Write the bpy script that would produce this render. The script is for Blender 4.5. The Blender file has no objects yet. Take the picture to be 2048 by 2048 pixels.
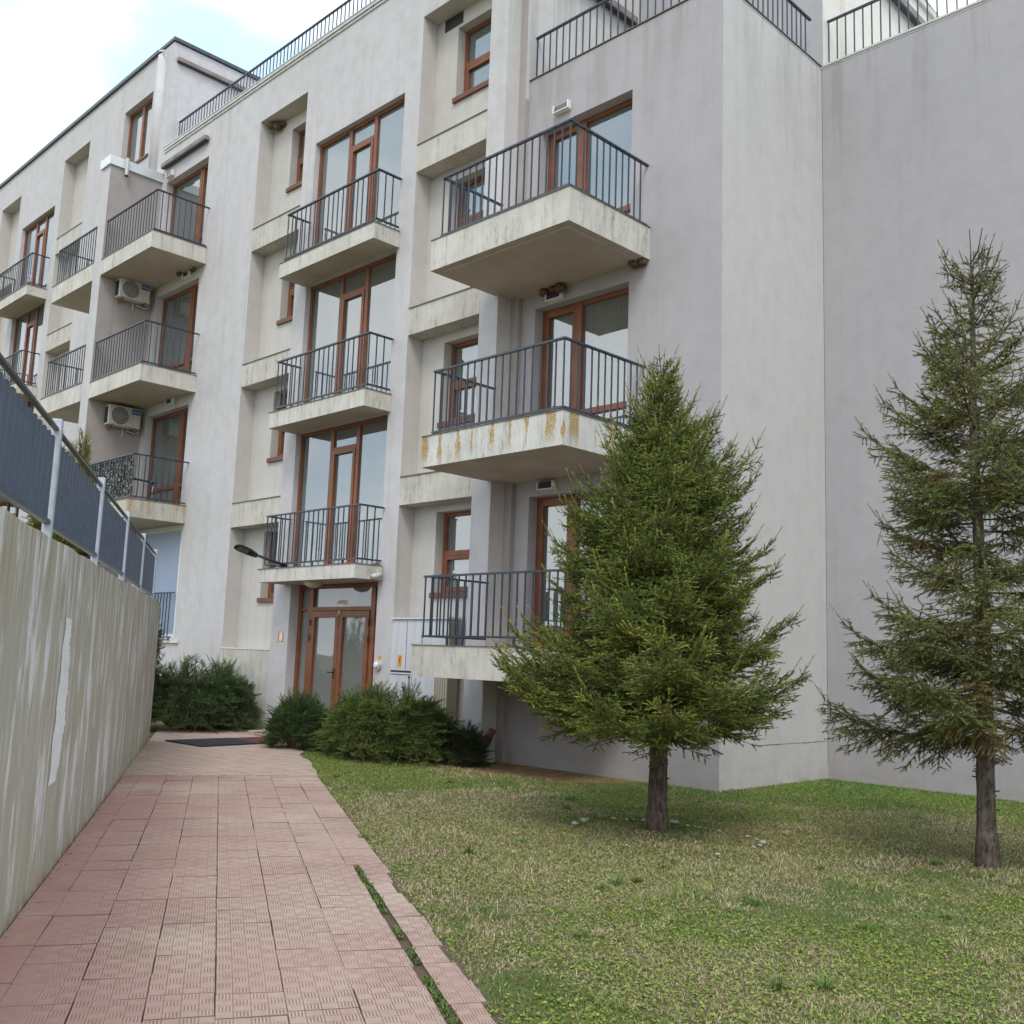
import bpy, math, random
import numpy as np
from mathutils import Vector, Matrix
R=math.radians
sc=bpy.context.scene
COL=sc.collection
# ------------------------------------------------------------------ camera
F=2023.03; YAW=-.786274; PITCH=.142447; ROLL=.0353287; CAMZ=1.55
fw=Vector((math.sin(YAW)*math.cos(PITCH),math.cos(YAW)*math.cos(PITCH),math.sin(PITCH)))
rt=Vector((math.cos(YAW),-math.sin(YAW),0)); up=rt.cross(fw)
r2=rt*math.cos(ROLL)+up*math.sin(ROLL); u2=-rt*math.sin(ROLL)+up*math.cos(ROLL)
cam=bpy.data.cameras.new('camera'); co=bpy.data.objects.new('camera',cam); COL.objects.link(co)
co.matrix_world=Matrix(((r2.x,u2.x,-fw.x,0),(r2.y,u2.y,-fw.y,0),(r2.z,u2.z,-fw.z,CAMZ),(0,0,0,1)))
cam.sensor_width=36; cam.lens=F/2048*36; cam.clip_end=2000; cam.clip_start=.05
sc.camera=co
# ------------------------------------------------------------------ light
w=bpy.data.worlds.new('World'); sc.world=w; w.use_nodes=True
nt=w.node_tree; nt.nodes.clear()
SUN_EL=R(52); SUN_AZ=R(140)      # direction the light comes from (clockwise from +y)
sky=nt.nodes.new('ShaderNodeTexSky'); sky.sky_type='NISHITA'; sky.sun_disc=False
sky.sun_elevation=SUN_EL; sky.sun_rotation=SUN_AZ; sky.air_density=1.0; sky.dust_density=2.0; sky.ozone_density=1.5
bg1=nt.nodes.new('ShaderNodeBackground'); bg1.inputs[1].default_value=.14
nt.links.new(sky.outputs[0],bg1.inputs[0])
bg2=nt.nodes.new('ShaderNodeBackground'); bg2.inputs[1].default_value=1.05
tc=nt.nodes.new('ShaderNodeTexCoord'); mp=nt.nodes.new('ShaderNodeMapping'); mp.inputs['Scale'].default_value=(1.6,1.6,3.2)
mp.inputs['Location'].default_value=(3.3,3.9,3.1)
nt.links.new(tc.outputs['Generated'],mp.inputs[0])
nz=nt.nodes.new('ShaderNodeTexNoise'); nz.inputs['Scale'].default_value=1.3; nz.inputs['Detail'].default_value=5; nz.inputs['Roughness'].default_value=.5
nt.links.new(mp.outputs[0],nz.inputs[0])
cr=nt.nodes.new('ShaderNodeValToRGB'); cr.color_ramp.elements[0].position=.3; cr.color_ramp.elements[0].color=(.5,.5,.5,1)
cr.color_ramp.elements[1].position=.56; cr.color_ramp.elements[1].color=(1,1,1,1)
nt.links.new(nz.outputs[0],cr.inputs[0])
cc=nt.nodes.new('ShaderNodeValToRGB'); cc.color_ramp.elements[0].position=.44; cc.color_ramp.elements[0].color=(.52,.68,.80,1)
cc.color_ramp.elements[1].position=.60; cc.color_ramp.elements[1].color=(.97,.96,.94,1)
nt.links.new(nz.outputs[0],cc.inputs[0]); nt.links.new(cc.outputs[0],bg2.inputs[0])
mx=nt.nodes.new('ShaderNodeMixShader'); nt.links.new(cr.outputs[0],mx.inputs[0])
nt.links.new(bg1.outputs[0],mx.inputs[1]); nt.links.new(bg2.outputs[0],mx.inputs[2])
wo=nt.nodes.new('ShaderNodeOutputWorld'); nt.links.new(mx.outputs[0],wo.inputs[0])
sl=bpy.data.lights.new('sun','SUN'); sl.energy=.9; sl.angle=R(20); sl.color=(1,.955,.89)
so=bpy.data.objects.new('sun',sl); COL.objects.link(so)
sd=Vector((math.sin(SUN_AZ)*math.cos(SUN_EL),math.cos(SUN_AZ)*math.cos(SUN_EL),math.sin(SUN_EL)))
so.rotation_euler=sd.to_track_quat('Z','Y').to_euler(); so.location=(0,0,40)
sc.view_settings.view_transform='Standard'; sc.view_settings.look='None'; sc.view_settings.gamma=1
sc.view_settings.use_curve_mapping=False; sc.view_settings.exposure=0.84
sc.render.engine='CYCLES'
sc.cycles.use_denoising=True; sc.cycles.max_bounces=6; sc.cycles.transparent_max_bounces=8

# ------------------------------------------------------------------ node helpers
class NT:
    def __init__(s,name,rough=.85,spec=.3):
        m=bpy.data.materials.new(name); m.use_nodes=True; s.m=m; s.t=m.node_tree; s.t.nodes.clear()
        s.b=s.t.nodes.new('ShaderNodeBsdfPrincipled'); s.o=s.t.nodes.new('ShaderNodeOutputMaterial')
        s.t.links.new(s.b.outputs[0],s.o.inputs[0]); s.b.inputs['Roughness'].default_value=rough
        s.b.inputs['Specular IOR Level'].default_value=spec
        g=s.t.nodes.new('ShaderNodeNewGeometry'); s.P=g.outputs['Position']; s.Nrm=g.outputs['Normal']
    def _in(s,sock,v):
        if v is None: return
        if hasattr(v,'links'): s.t.links.new(v,sock)
        else:
            if sock.type=='RGBA' and len(v)==3: v=(*v,1)
            sock.default_value=v
    def scale(s,v,sc3,loc=(0,0,0)):
        n=s.t.nodes.new('ShaderNodeMapping'); s._in(n.inputs[0],v); n.inputs['Scale'].default_value=sc3; n.inputs['Location'].default_value=loc; return n.outputs[0]
    def rot(s,v,a,loc=(0,0,0)):
        n=s.t.nodes.new('ShaderNodeMapping'); s._in(n.inputs[0],v); n.inputs['Rotation'].default_value=(0,0,a); return n.outputs[0]
    def noise(s,v,scale,detail=3,rough=.55,dist=0):
        n=s.t.nodes.new('ShaderNodeTexNoise'); s._in(n.inputs['Vector'],v); n.inputs['Scale'].default_value=scale
        n.inputs['Detail'].default_value=detail; n.inputs['Roughness'].default_value=rough; n.inputs['Distortion'].default_value=dist; return n.outputs[0]
    def white(s,v):
        n=s.t.nodes.new('ShaderNodeTexWhiteNoise'); s._in(n.inputs['Vector'],v); return n.outputs['Value']
    def math(s,op,a,b=None,c=None,clamp=False):
        n=s.t.nodes.new('ShaderNodeMath'); n.operation=op; n.use_clamp=clamp; s._in(n.inputs[0],a); s._in(n.inputs[1],b)
        if c is not None: s._in(n.inputs[2],c)
        return n.outputs[0]
    def mr(s,v,a,b,c=0.,d=1.):
        n=s.t.nodes.new('ShaderNodeMapRange'); s._in(n.inputs[0],v)
        for i,x in enumerate((a,b,c,d)): n.inputs[i+1].default_value=x
        return n.outputs[0]
    def mix(s,f,a,b,mode='MIX'):
        n=s.t.nodes.new('ShaderNodeMix'); n.data_type='RGBA'; n.blend_type=mode
        s._in(n.inputs[0],f); s._in(n.inputs[6],a); s._in(n.inputs[7],b); return n.outputs[2]
    def sep(s,v):
        n=s.t.nodes.new('ShaderNodeSeparateXYZ'); s._in(n.inputs[0],v); return n.outputs
    def comb(s,x,y,z):
        n=s.t.nodes.new('ShaderNodeCombineXYZ'); s._in(n.inputs[0],x); s._in(n.inputs[1],y); s._in(n.inputs[2],z); return n.outputs[0]
    def attr(s,name):
        n=s.t.nodes.new('ShaderNodeAttribute'); n.attribute_name=name; return n
    def bump(s,h,strength=.3,dist=.01,normal=None):
        n=s.t.nodes.new('ShaderNodeBump'); s._in(n.inputs['Height'],h); n.inputs['Strength'].default_value=strength
        n.inputs['Distance'].default_value=dist
        if normal is not None: s._in(n.inputs['Normal'],normal)
        s.t.links.new(n.outputs[0],s.b.inputs['Normal']); return n.outputs[0]
    def col(s,c): s._in(s.b.inputs['Base Color'],c); return s

def plaster(name,base,dark,streak=.5,grain=.25,warm=None,low=.35,top=None):
    n=NT(name,.92,.15)
    big=n.noise(n.P,.45,3,.5)
    c=n.mix(n.mr(big,.3,.75),base,tuple(x*.93 for x in base))
    st=n.noise(n.scale(n.P,(5,5,.22)),1.2,5,.65)
    st2=n.noise(n.scale(n.P,(22,22,.55)),1.0,3,.6)
    s=n.math('MULTIPLY',n.mr(st,.5,.8),n.mr(st2,.35,.75))
    c=n.mix(n.math('MULTIPLY',s,streak),c,dark)
    med=n.noise(n.P,3.2,5,.65)
    c=n.mix(n.mr(med,.42,.8,0,.30),c,dark); c=n.mix(n.mr(n.noise(n.P,55,3,.7),.35,.75,0,.14),c,dark)
    # splash dirt near the ground
    z=n.sep(n.P)[2]
    if top:
        tm=n.math('MULTIPLY',n.mr(z,top-2.6,top-.1),n.mr(n.noise(n.scale(n.P,(1.6,1.6,.12)),1.5,5,.7),.50,.66))
        c=n.mix(n.math('MULTIPLY',tm,.45),c,(.24,.225,.20))
    lo=n.math('MULTIPLY',n.mr(z,0.0,.55,1,0),n.mr(n.noise(n.scale(n.P,(2,2,4)),2.,4),.35,.7))
    c=n.mix(n.math('MULTIPLY',lo,low),c,(.33,.27,.17))
    n.col(c); g=n.noise(n.P,160,2,.7); g2=n.noise(n.P,14,3)
    n.bump(n.math('ADD',g,n.math('MULTIPLY',g2,.5)),grain,.006)
    return n.m
M={}
M['white']=plaster('facade_render',(.575,.557,.572),(.27,.26,.24),.6)
M['side']=plaster('side_render',(.58,.562,.56),(.36,.34,.30),.35,top=10.9)
M['lav']=plaster('grey_violet_render',(.435,.415,.435),(.27,.26,.25),.45,.5,top=10.9)
M['lavs']=plaster('grey_brown_render',(.41,.37,.36),(.2,.18,.16),.7,.5)
M['niche']=plaster('niche_render',(.56,.53,.505),(.33,.31,.28),.55)
M['cream']=plaster('pale_render',(.72,.70,.64),(.5,.48,.42),.3)

def stained(name,base,lichen=False,rust=False):
    n=NT(name,.93,.15)
    big=n.noise(n.P,2.2,5,.65)
    c=n.mix(n.mr(big,.35,.7),base,tuple(x*.8 for x in base))
    st=n.noise(n.scale(n.P,(9,9,.8)),1.,5,.7)
    st2=n.noise(n.scale(n.P,(1,1,.30)),24,6,.8)
    s=n.math('MULTIPLY',n.mr(st,.47,.66),n.mr(st2,.42,.62))
    c=n.mix(n.math('MULTIPLY',s,.8),c,(.17,.165,.135))
    y=n.noise(n.scale(n.P,(6,6,1.2),(3,1,0)),1.3,4,.7)
    c=n.mix(n.mr(y,.58,.8,0,.45),c,(.42,.38,.22))
    if rust:
        r_=n.noise(n.scale(n.P,(5,5,.7),(7,3,0)),1.0,4,.6)
        c=n.mix(n.math('MULTIPLY',n.mr(r_,.55,.62),n.mr(n.noise(n.P,70,3),.4,.6)),c,(.40,.21,.06))
    if lichen:
        x,yv,z=n.sep(n.P)
        t0=n.math('SUBTRACT',x,yv); t=n.math('ADD',t0,n.math('MULTIPLY',n.math('SUBTRACT',n.noise(n.comb(t0,0,0),2.1,2),.5),.55))
        ph=n.math('PINGPONG',n.math('ADD',t,.045+n_lichen),.175)
        wob=n.noise(n.scale(n.P,(2.2,2.2,1.4)),2,3)
        width=n.math('ADD',.034,n.math('MULTIPLY',n.math('SUBTRACT',wob,.5),.22))
        pres=n.mr(n.noise(n.comb(n.math('MULTIPLY',t,2.3),0,0),2.0,2),.40,.46); cl=n.mr(n.math('ABSOLUTE',n.math('SUBTRACT',t,-17.75)),.35,.15); width=n.math('ADD',width,n.math('MULTIPLY',cl,.06)); pres=n.math('MAXIMUM',pres,cl)
        m=n.math('MULTIPLY',n.math('LESS_THAN',ph,width),pres)
        sp=n.noise(n.P,70,3,.7); m=n.math('MULTIPLY',m,n.mr(sp,.42,.50))
        zz=n.math('SUBTRACT',z,4.2); fade=n.mr(n.math('ADD',zz,n.math('MULTIPLY',wob,.35)),.18,.42)
        m=n.math('MULTIPLY',m,fade)
        c=n.mix(m,c,n.mix(n.noise(n.P,40,2),(.42,.25,.02),(.27,.15,.02)))
    n.col(c); n.bump(n.math('ADD',n.noise(n.P,60,4,.7),n.mr(n.noise(n.scale(n.P,(2,2,14)),6,4),.5,.8,0,.6)),.4,.008)
    return n.m
n_lichen=0.0
M['beam']=stained('stained_concrete',(.58,.55,.50))
M['slab']=stained('balcony_concrete',(.62,.595,.545))
M['slabr']=stained('balcony_concrete_rusty',(.56,.53,.46),rust=True)
M['lichen']=stained('balcony_concrete_lichen',(.62,.61,.57),lichen=True)
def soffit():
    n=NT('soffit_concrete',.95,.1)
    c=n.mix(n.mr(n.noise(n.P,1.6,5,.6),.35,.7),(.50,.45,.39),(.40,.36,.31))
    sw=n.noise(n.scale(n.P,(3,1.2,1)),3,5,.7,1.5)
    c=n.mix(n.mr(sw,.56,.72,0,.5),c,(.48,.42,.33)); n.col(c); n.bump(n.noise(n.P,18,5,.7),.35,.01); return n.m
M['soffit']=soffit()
def flat(name,c,rough=.5,spec=.5,metal=0,var=.15,ns=30,bump=0):
    n=NT(name,rough,spec); n.b.inputs['Metallic'].default_value=metal
    n.col(n.mix(n.mr(n.noise(n.P,ns,4),.3,.7),c,tuple(x*(1-var) for x in c)))
    if bump: n.bump(n.noise(n.P,ns*3,3),bump,.004)
    return n.m
M['rail']=flat('railing_paint',(.030,.050,.078),.4,.5,0,.35,9)
M['frame']=flat('window_frame_brown',(.235,.082,.036),.45,.4,0,.35,4)
M['sill']=flat('sill_brown',(.17,.06,.04),.5,.4,0,.3,6)
M['coping']=flat('roof_edge_metal',(.09,.10,.12),.45,.5,.3,.3,5)
M['capw']=flat('pale_coping',(.62,.62,.60),.6,.3,0,.25,8)
M['capmetal']=flat('white_sheet_metal',(.70,.74,.76),.35,.5,.3,.12,3)
M['capthin']=flat('thin_drip_edge',(.16,.15,.13),.6,.3,0,.4,20)
M['wpvc']=flat('white_plastic',(.78,.80,.82),.4,.5,0,.08,6)
M['shutter']=None
M['acw']=flat('ac_casing',(.62,.61,.56),.45,.5,0,.2,10)
M['dark']=flat('dark_plastic',(.022,.022,.026),.5,.5,0,.3,10)
M['grille']=flat('fan_grille',(.19,.19,.17),.6,.4,0,.5,60)
M['blue']=flat('blue_label',(.015,.13,.33),.4,.5)
M['whitep']=flat('white_paint',(.8,.8,.8),.5,.4)
M['gold']=flat('gold_letters',(.55,.40,.10),.4,.5)
M['rustm']=flat('rusty_bracket',(.40,.20,.11),.7,.3,0,.5,20)
M['inner']=flat('room_interior',(.55,.56,.53),.9,.1,0,.3,1.2)
M['lampglass']=flat('violet_lamp_glass',(.07,.05,.085),.15,.6)
M['awn']=flat('awning_cassette',(.29,.25,.23),.6,.3,0,.45,3)
M['nest']=flat('mud_nest',(.20,.135,.08),.95,.1,0,.6,60,1.0)
M['stone']=flat('pale_stone',(.42,.41,.37),.85,.2,0,.3,30,.6)
M['matb']=flat('black_rubber',(.030,.036,.045),.8,.3,0,.3,60,.4)
M['matr']=flat('red_carpet_mat',(.16,.055,.06),.9,.2,0,.35,50,.5)
M['post']=flat('galvanised_post',(.50,.54,.60),.5,.5,.2,.2,14)
M['fslat']=flat('fence_slat_paint',(.038,.06,.105),.4,.5,0,.25,10)
M['cab']=None
M['orange']=flat('orange_sticker',(.75,.33,.03),.6,.3)
M['paper']=flat('paper',(.75,.76,.80),.8,.2)
M['pink']=flat('pink_screed',(.55,.40,.32),.9,.2,0,.25,8)
M['duct']=flat('dark_pipe',(.03,.032,.04),.5,.4)
M['redpipe']=flat('red_pipe',(.16,.05,.04),.6,.4)
def cab():
    n=NT('cabinet_panel',.45,.4); x=n.sep(n.P)[0]
    f=n.math('PINGPONG',x,.02); l=n.mr(f,.0,.0035,1,0)
    c=n.mix(n.mr(n.noise(n.scale(n.P,(14,14,.8)),1,4),.4,.7),(.60,.60,.64),(.50,.50,.54))
    n.col(n.mix(n.math('MULTIPLY',l,.4),c,(.30,.31,.36))); n.bump(f,.5,.01); return n.m
M['cab']=cab()
def shutter():
    n=NT('window_blind',.7,.2); z=n.sep(n.P)[2]
    l=n.mr(n.math('PINGPONG',z,.018),0,.005,1,0)
    n.col(n.mix(n.math('MULTIPLY',l,.35),(.66,.71,.86),(.50,.55,.68))); return n.m
M['shutter']=shutter()
def glass(name,ior,tint,haze=.10):
    n=NT(name); t=n.t; t.nodes.remove(n.b)
    gl=t.nodes.new('ShaderNodeBsdfGlossy'); gl.inputs['Roughness'].default_value=.015; gl.inputs['Color'].default_value=(.88,.94,1,1)
    tr=t.nodes.new('ShaderNodeBsdfTransparent'); tr.inputs[0].default_value=(*tint,1)
    fr=t.nodes.new('ShaderNodeFresnel'); fr.inputs[0].default_value=ior
    m=t.nodes.new('ShaderNodeMixShader'); t.links.new(fr.outputs[0],m.inputs[0]); t.links.new(tr.outputs[0],m.inputs[1]); t.links.new(gl.outputs[0],m.inputs[2])
    df=t.nodes.new('ShaderNodeBsdfDiffuse'); df.inputs[0].default_value=(.46,.48,.45,1); md=t.nodes.new('ShaderNodeMixShader'); md.inputs[0].default_value=haze  # diffuse share paints an even pale haze into the panes
    t.links.new(tr.outputs[0],md.inputs[1]); t.links.new(df.outputs[0],md.inputs[2]); t.links.new(md.outputs[0],m.inputs[1])
    # slight waviness of the panes
    b=t.nodes.new('ShaderNodeBump'); b.inputs['Strength'].default_value=.06; b.inputs['Distance'].default_value=.02
    t.links.new(n.noise(n.P,1.4,2),b.inputs['Height']); t.links.new(b.outputs[0],gl.inputs['Normal'])
    t.links.new(m.outputs[0],n.o.inputs[0]); return n.m
M['glass']=glass('window_glass',3.0,(.84,.88,.87),.2)
M['glass2']=glass('window_glass_plain',2.0,(.80,.86,.84),.42)
M['glass3']=glass('clear_glass',1.35,(.95,.97,.97),.02)
def curtain_or_backing(name,c,lace=False):
    n=NT(name,.9,.1); x,y,z=n.sep(n.P)
    f=n.noise(n.scale(n.P,(1,1,.04)),14,3,.6)
    cc=n.mix(n.mr(f,.3,.7),tuple(v*.55 for v in c),c)
    if lace:
        l=n.noise(n.scale(n.P,(1,1,.8)),16,2,.5,2.5); cc=n.mix(n.mr(n.math('ABSOLUTE',n.math('SUBTRACT',l,.5)),0,.05,.6,0),cc,(.7,.72,.66))
    n.col(cc); return n.m
M['cur']=curtain_or_backing('curtain_grey_green',(.36,.40,.37)); M['curw']=curtain_or_backing('curtain_pale',(.50,.53,.49)); M['lace']=curtain_or_backing('lace_curtain',(.40,.46,.38),True)
M['cury']=curtain_or_backing('curtain_yellow_green',(.42,.40,.26))

# ------------------------------------------------------------------ mesh helpers
class MB:
    def __init__(s): s.v=[]; s.f=[]; s.mi=[]; s.mats=[]; s.cur=0
    def mat(s,m):
        if m not in s.mats: s.mats.append(m)
        s.cur=s.mats.index(m); return s
    def face(s,pts):
        i=len(s.v); s.v+= [tuple(p) for p in pts]; s.f.append(tuple(range(i,i+len(pts)))); s.mi.append(s.cur)
    def box(s,x0,x1,y0,y1,z0,z1,skip=''):
        if x0>x1:x0,x1=x1,x0
        if y0>y1:y0,y1=y1,y0
        if z0>z1:z0,z1=z1,z0
        i=len(s.v); s.v+=[(x,y,z) for z in(z0,z1) for y in(y0,y1) for x in(x0,x1)]
        for k,q in (('b',(0,2,3,1)),('t',(4,5,7,6)),('f',(0,1,5,4)),('k',(2,6,7,3)),('l',(0,4,6,2)),('r',(1,3,7,5))):
            if k in skip: continue
            s.f.append(tuple(i+a for a in q)); s.mi.append(s.cur)
        return s
    def obox(s,c,ax,ay,az,hx,hy,hz):
        c=Vector(c); i=len(s.v)
        for k in(-1,1):
            for j in(-1,1):
                for l in(-1,1): s.v.append(tuple(c+ax*hx*l+ay*hy*j+az*hz*k))
        for q in ((0,2,3,1),(4,5,7,6),(0,1,5,4),(2,6,7,3),(0,4,6,2),(1,3,7,5)): s.f.append(tuple(i+a for a in q)); s.mi.append(s.cur)
        return s
    def tube(s,pts,rad,n=8,cap=True,seed=None):
        pts=[Vector(p) for p in pts]; rad=rad if hasattr(rad,'__len__') else [rad]*len(pts)
        i0=len(s.v); rnd=random.Random(seed)
        prev=None
        for k,p in enumerate(pts):
            d=(pts[min(k+1,len(pts)-1)]-pts[max(k-1,0)]).normalized()
            a=prev if prev is not None else (Vector((0,0,1)) if abs(d.z)<.9 else Vector((1,0,0)))
            a=(a-d*a.dot(d)).normalized(); b=d.cross(a); prev=a
            for j in range(n):
                t=2*math.pi*j/n; rr=rad[k]*(1+(rnd.uniform(-.09,.09) if seed is not None else 0))
                s.v.append(tuple(p+a*math.cos(t)*rr+b*math.sin(t)*rr))
        for k in range(len(pts)-1):
            for j in range(n):
                a=i0+k*n+j; b=i0+k*n+(j+1)%n; s.f.append((a,b,b+n,a+n)); s.mi.append(s.cur)
        if cap:
            s.f.append(tuple(i0+j for j in range(n))[::-1]); s.mi.append(s.cur)
            s.f.append(tuple(i0+(len(pts)-1)*n+j for j in range(n))); s.mi.append(s.cur)
        return s
    def build(s,name,m=None,parent=None,smooth=False,bevel=0):
        me=bpy.data.meshes.new(name)
        off=wl(parent) if parent is not None else Vector((0,0,0))
        me.from_pydata([(x-off.x,y-off.y,z-off.z) for x,y,z in s.v],[],s.f)
        for mm in (s.mats or [m]): me.materials.append(mm)
        if s.mats: me.polygons.foreach_set('material_index',s.mi)
        if smooth: me.polygons.foreach_set('use_smooth',[True]*len(me.polygons))
        o=bpy.data.objects.new(name,me); COL.objects.link(o)
        if parent is not None: o.parent=parent
        if bevel:
            b=o.modifiers.new('bevel','BEVEL'); b.width=bevel; b.segments=2; b.limit_method='ANGLE'
        return o
def wl(o):
    v=Vector(o.location)
    while o.parent is not None: o=o.parent; v+=Vector(o.location)
    return v
def thing(name,label,cat,loc,group=None):
    o=bpy.data.objects.new(name,None); COL.objects.link(o); o.location=loc; o.empty_display_size=.2
    o['label']=label; o['category']=cat
    if group: o['group']=group
    return o
def tag(o,label,cat,group=None):
    o['label']=label; o['category']=cat
    if group: o['group']=group
    return o
def struct(o,kind='structure'): o['kind']=kind; return o
def recenter(o):
    """put a one-mesh thing's origin at its base"""
    me=o.data; n=len(me.vertices); a=np.empty(n*3); me.vertices.foreach_get('co',a); a=a.reshape(-1,3)
    c=np.array([(a[:,0].min()+a[:,0].max())/2,(a[:,1].min()+a[:,1].max())/2,a[:,2].min()])
    a-=c; me.vertices.foreach_set('co',a.ravel()); o.location=c; me.update(); return o
def text(name,body,size,loc,xdir,m,parent,depth=.004,updir=Vector((0,0,1))):
    cu=bpy.data.curves.new(name,'FONT'); cu.body=body; cu.size=size; cu.extrude=depth; cu.align_x='CENTER'; cu.align_y='CENTER'
    t=bpy.data.objects.new(name,cu); COL.objects.link(t); bpy.context.view_layer.update()
    me=bpy.data.meshes.new_from_object(t); bpy.data.objects.remove(t); me.name=name
    me.materials.clear(); me.materials.append(m)
    o=bpy.data.objects.new(name,me); COL.objects.link(o); o.parent=parent
    x=Vector(xdir).normalized(); y=updir; z=x.cross(y)
    off=wl(parent); l=Vector(loc)-off
    o.matrix_local=Matrix(((x.x,y.x,z.x,l.x),(x.y,y.y,z.y,l.y),(x.z,y.z,z.z,l.z),(0,0,0,1)))
    return o
def cells(mb,axis,c,a0,a1,z0,z1,holes):
    A=sorted({a0,a1,*[min(max(h[0],a0),a1) for h in holes],*[min(max(h[1],a0),a1) for h in holes]})
    Z=sorted({z0,z1,*[min(max(h[2],z0),z1) for h in holes],*[min(max(h[3],z0),z1) for h in holes]})
    for i in range(len(A)-1):
        for j in range(len(Z)-1):
            ma=(A[i]+A[i+1])/2; mz=(Z[j]+Z[j+1])/2
            if any(h[0]<ma<h[1] and h[2]<mz<h[3] for h in holes): continue
            q=[(A[i],Z[j]),(A[i+1],Z[j]),(A[i+1],Z[j+1]),(A[i],Z[j+1])]
            mb.face([(a,c,z) if axis=='v' else (c,a,z) for a,z in q])
def reveal(mb,c,h,d,mt=None,sides='lrtb'):
    a0,a1,z0,z1=h[:4]
    if 'l' in sides: mb.face([(a0,c,z0),(a0,c+d,z0),(a0,c+d,z1),(a0,c,z1)])
    if 'r' in sides: mb.face([(a1,c+d,z0),(a1,c,z0),(a1,c,z1),(a1,c+d,z1)])
    if 'b' in sides: mb.face([(a0,c,z0),(a1,c,z0),(a1,c+d,z0),(a0,c+d,z0)])
    if 't' in sides: mb.face([(a0,c+d,z1),(a1,c+d,z1),(a1,c,z1),(a0,c,z1)])

# ================================================================== BUILDING
V=10.58; VC=10.97; VR=13.75; NB=10.93
B=thing('apartment_building','long pale grey four storey apartment block with brown framed windows and railed balconies','apartment building',(-17,12,0))
def dbl(c,h,t,mb): pass
DN=[(13.45,15.96),(10.46,12.98),(7.46,9.97),(4.46,6.97)]
holesAB=[]; nichesAB=[]
for z in ((10.48,12.98),(7.46,9.99),(4.50,6.99),(0.0,4.02)): nichesAB.append((-13.30,-11.50,*z))
for z in ((10.48,12.98),(7.46,9.99),(4.49,6.98),(1.54,4.00)): nichesAB.append((-18.82,-17.0,*z))
stair=[(-16.58,-13.74,9.0,11.68),(-16.58,-13.74,6.0,8.68),(-16.58,-13.74,3.0,5.69)]
entr=(-16.42,-13.76,.09,2.76)
adoor=[(-23.22,-21.10,10.61,12.97),(-23.22,-21.10,7.58,9.98),(-23.22,-21.10,4.61,6.97)]
a0w=(-23.30,-20.90,1.66,4.22)
allAB=nichesAB+stair+[entr]+adoor+[a0w]
mb=MB().mat(M['white']); cells(mb,'v',V,-23.48,-11.08,-.4,13.88,allAB)
for h in stair: reveal(mb,V,h,.30)
reveal(mb,V,entr,.36)
for h in adoor: reveal(mb,V,h,.34)
reveal(mb,V,a0w,.3)
mb.mat(M['niche'])
for h in nichesAB: reveal(mb,V,h,NB-V,sides='lrtb')
# pier side, small return, terrace side wall of the main block
mb.mat(M['side']); cells(mb,'u',-11.08,V,10.88,-.4,13.88,[])
mb.mat(M['lavs']); cells(mb,'v',10.88,-11.08,-10.92,-.4,13.88,[])
mb.mat(M['side']); cells(mb,'u',-10.92,10.88,VR+.05,10.6,14.6,[]); mb.mat(M['lavs']); cells(mb,'u',-10.92,10.88,VC,-.4,10.6,[])
mb.mat(M['white']); mb.face([(-23.48,V,13.88),(-11.08,V,13.88),(-11.08,22,13.88),(-23.48,22,13.88)])
mb.build('wall',None,B)
# niche backs
def niche_backs(lst,wins,mat):
    for h in lst:
        m2=MB().mat(mat); hw=[w_ for w_ in wins if w_[0]>h[0] and w_[1]<h[1]+.01 and w_[2]>h[2] and w_[3]<h[3]]
        cells(m2,'v',NB,h[0]-.02,h[1]+.02,h[2]-.02,h[3]+.02,hw)
        for w_ in hw: reveal(m2,NB,w_,.32)
        m2.build('niche_wall',None,B)
nw=[]
for l in (-12.73,-18.07):
    for b,t in ((11.28,12.68),(8.33,9.75),(5.39,6.83),(2.52,3.90)): nw.append((l,l+1.02,b,t))
niche_backs(nichesAB,nw,M['niche'])
# beams between niche openings (flush bands, 2 mm proud), stained, with thin dark drip edge
def beam(u0,u1,z0,z1,m='beam'):
    q=MB().mat(M[m]); q.box(u0+.002,u1-.002,V-.003,NB-.002,z0-.003,z1+.003); q.mat(M['capthin']); q.box(u0+.002,u1-.002,V-.02,V+.05,z1+.003,z1+.018)
    return q.build('beam',None,B)
for u0,u1 in ((-13.30,-11.50),(-18.82,-17.0)):
    for z0,z1 in ((9.99,10.48),(6.99,7.46),(4.02 if u0>-14 else 4.0,4.49)): beam(u0,u1,z0,z1)
q=MB().mat(M['beam']); q.box(-18.82,-17.0,V-.003,NB,-.4,1.52); q.mat(M['cream']); q.box(-18.82,-17.0,V-.012,V+.3,1.52,1.545); q.build('beam',None,B)
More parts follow.
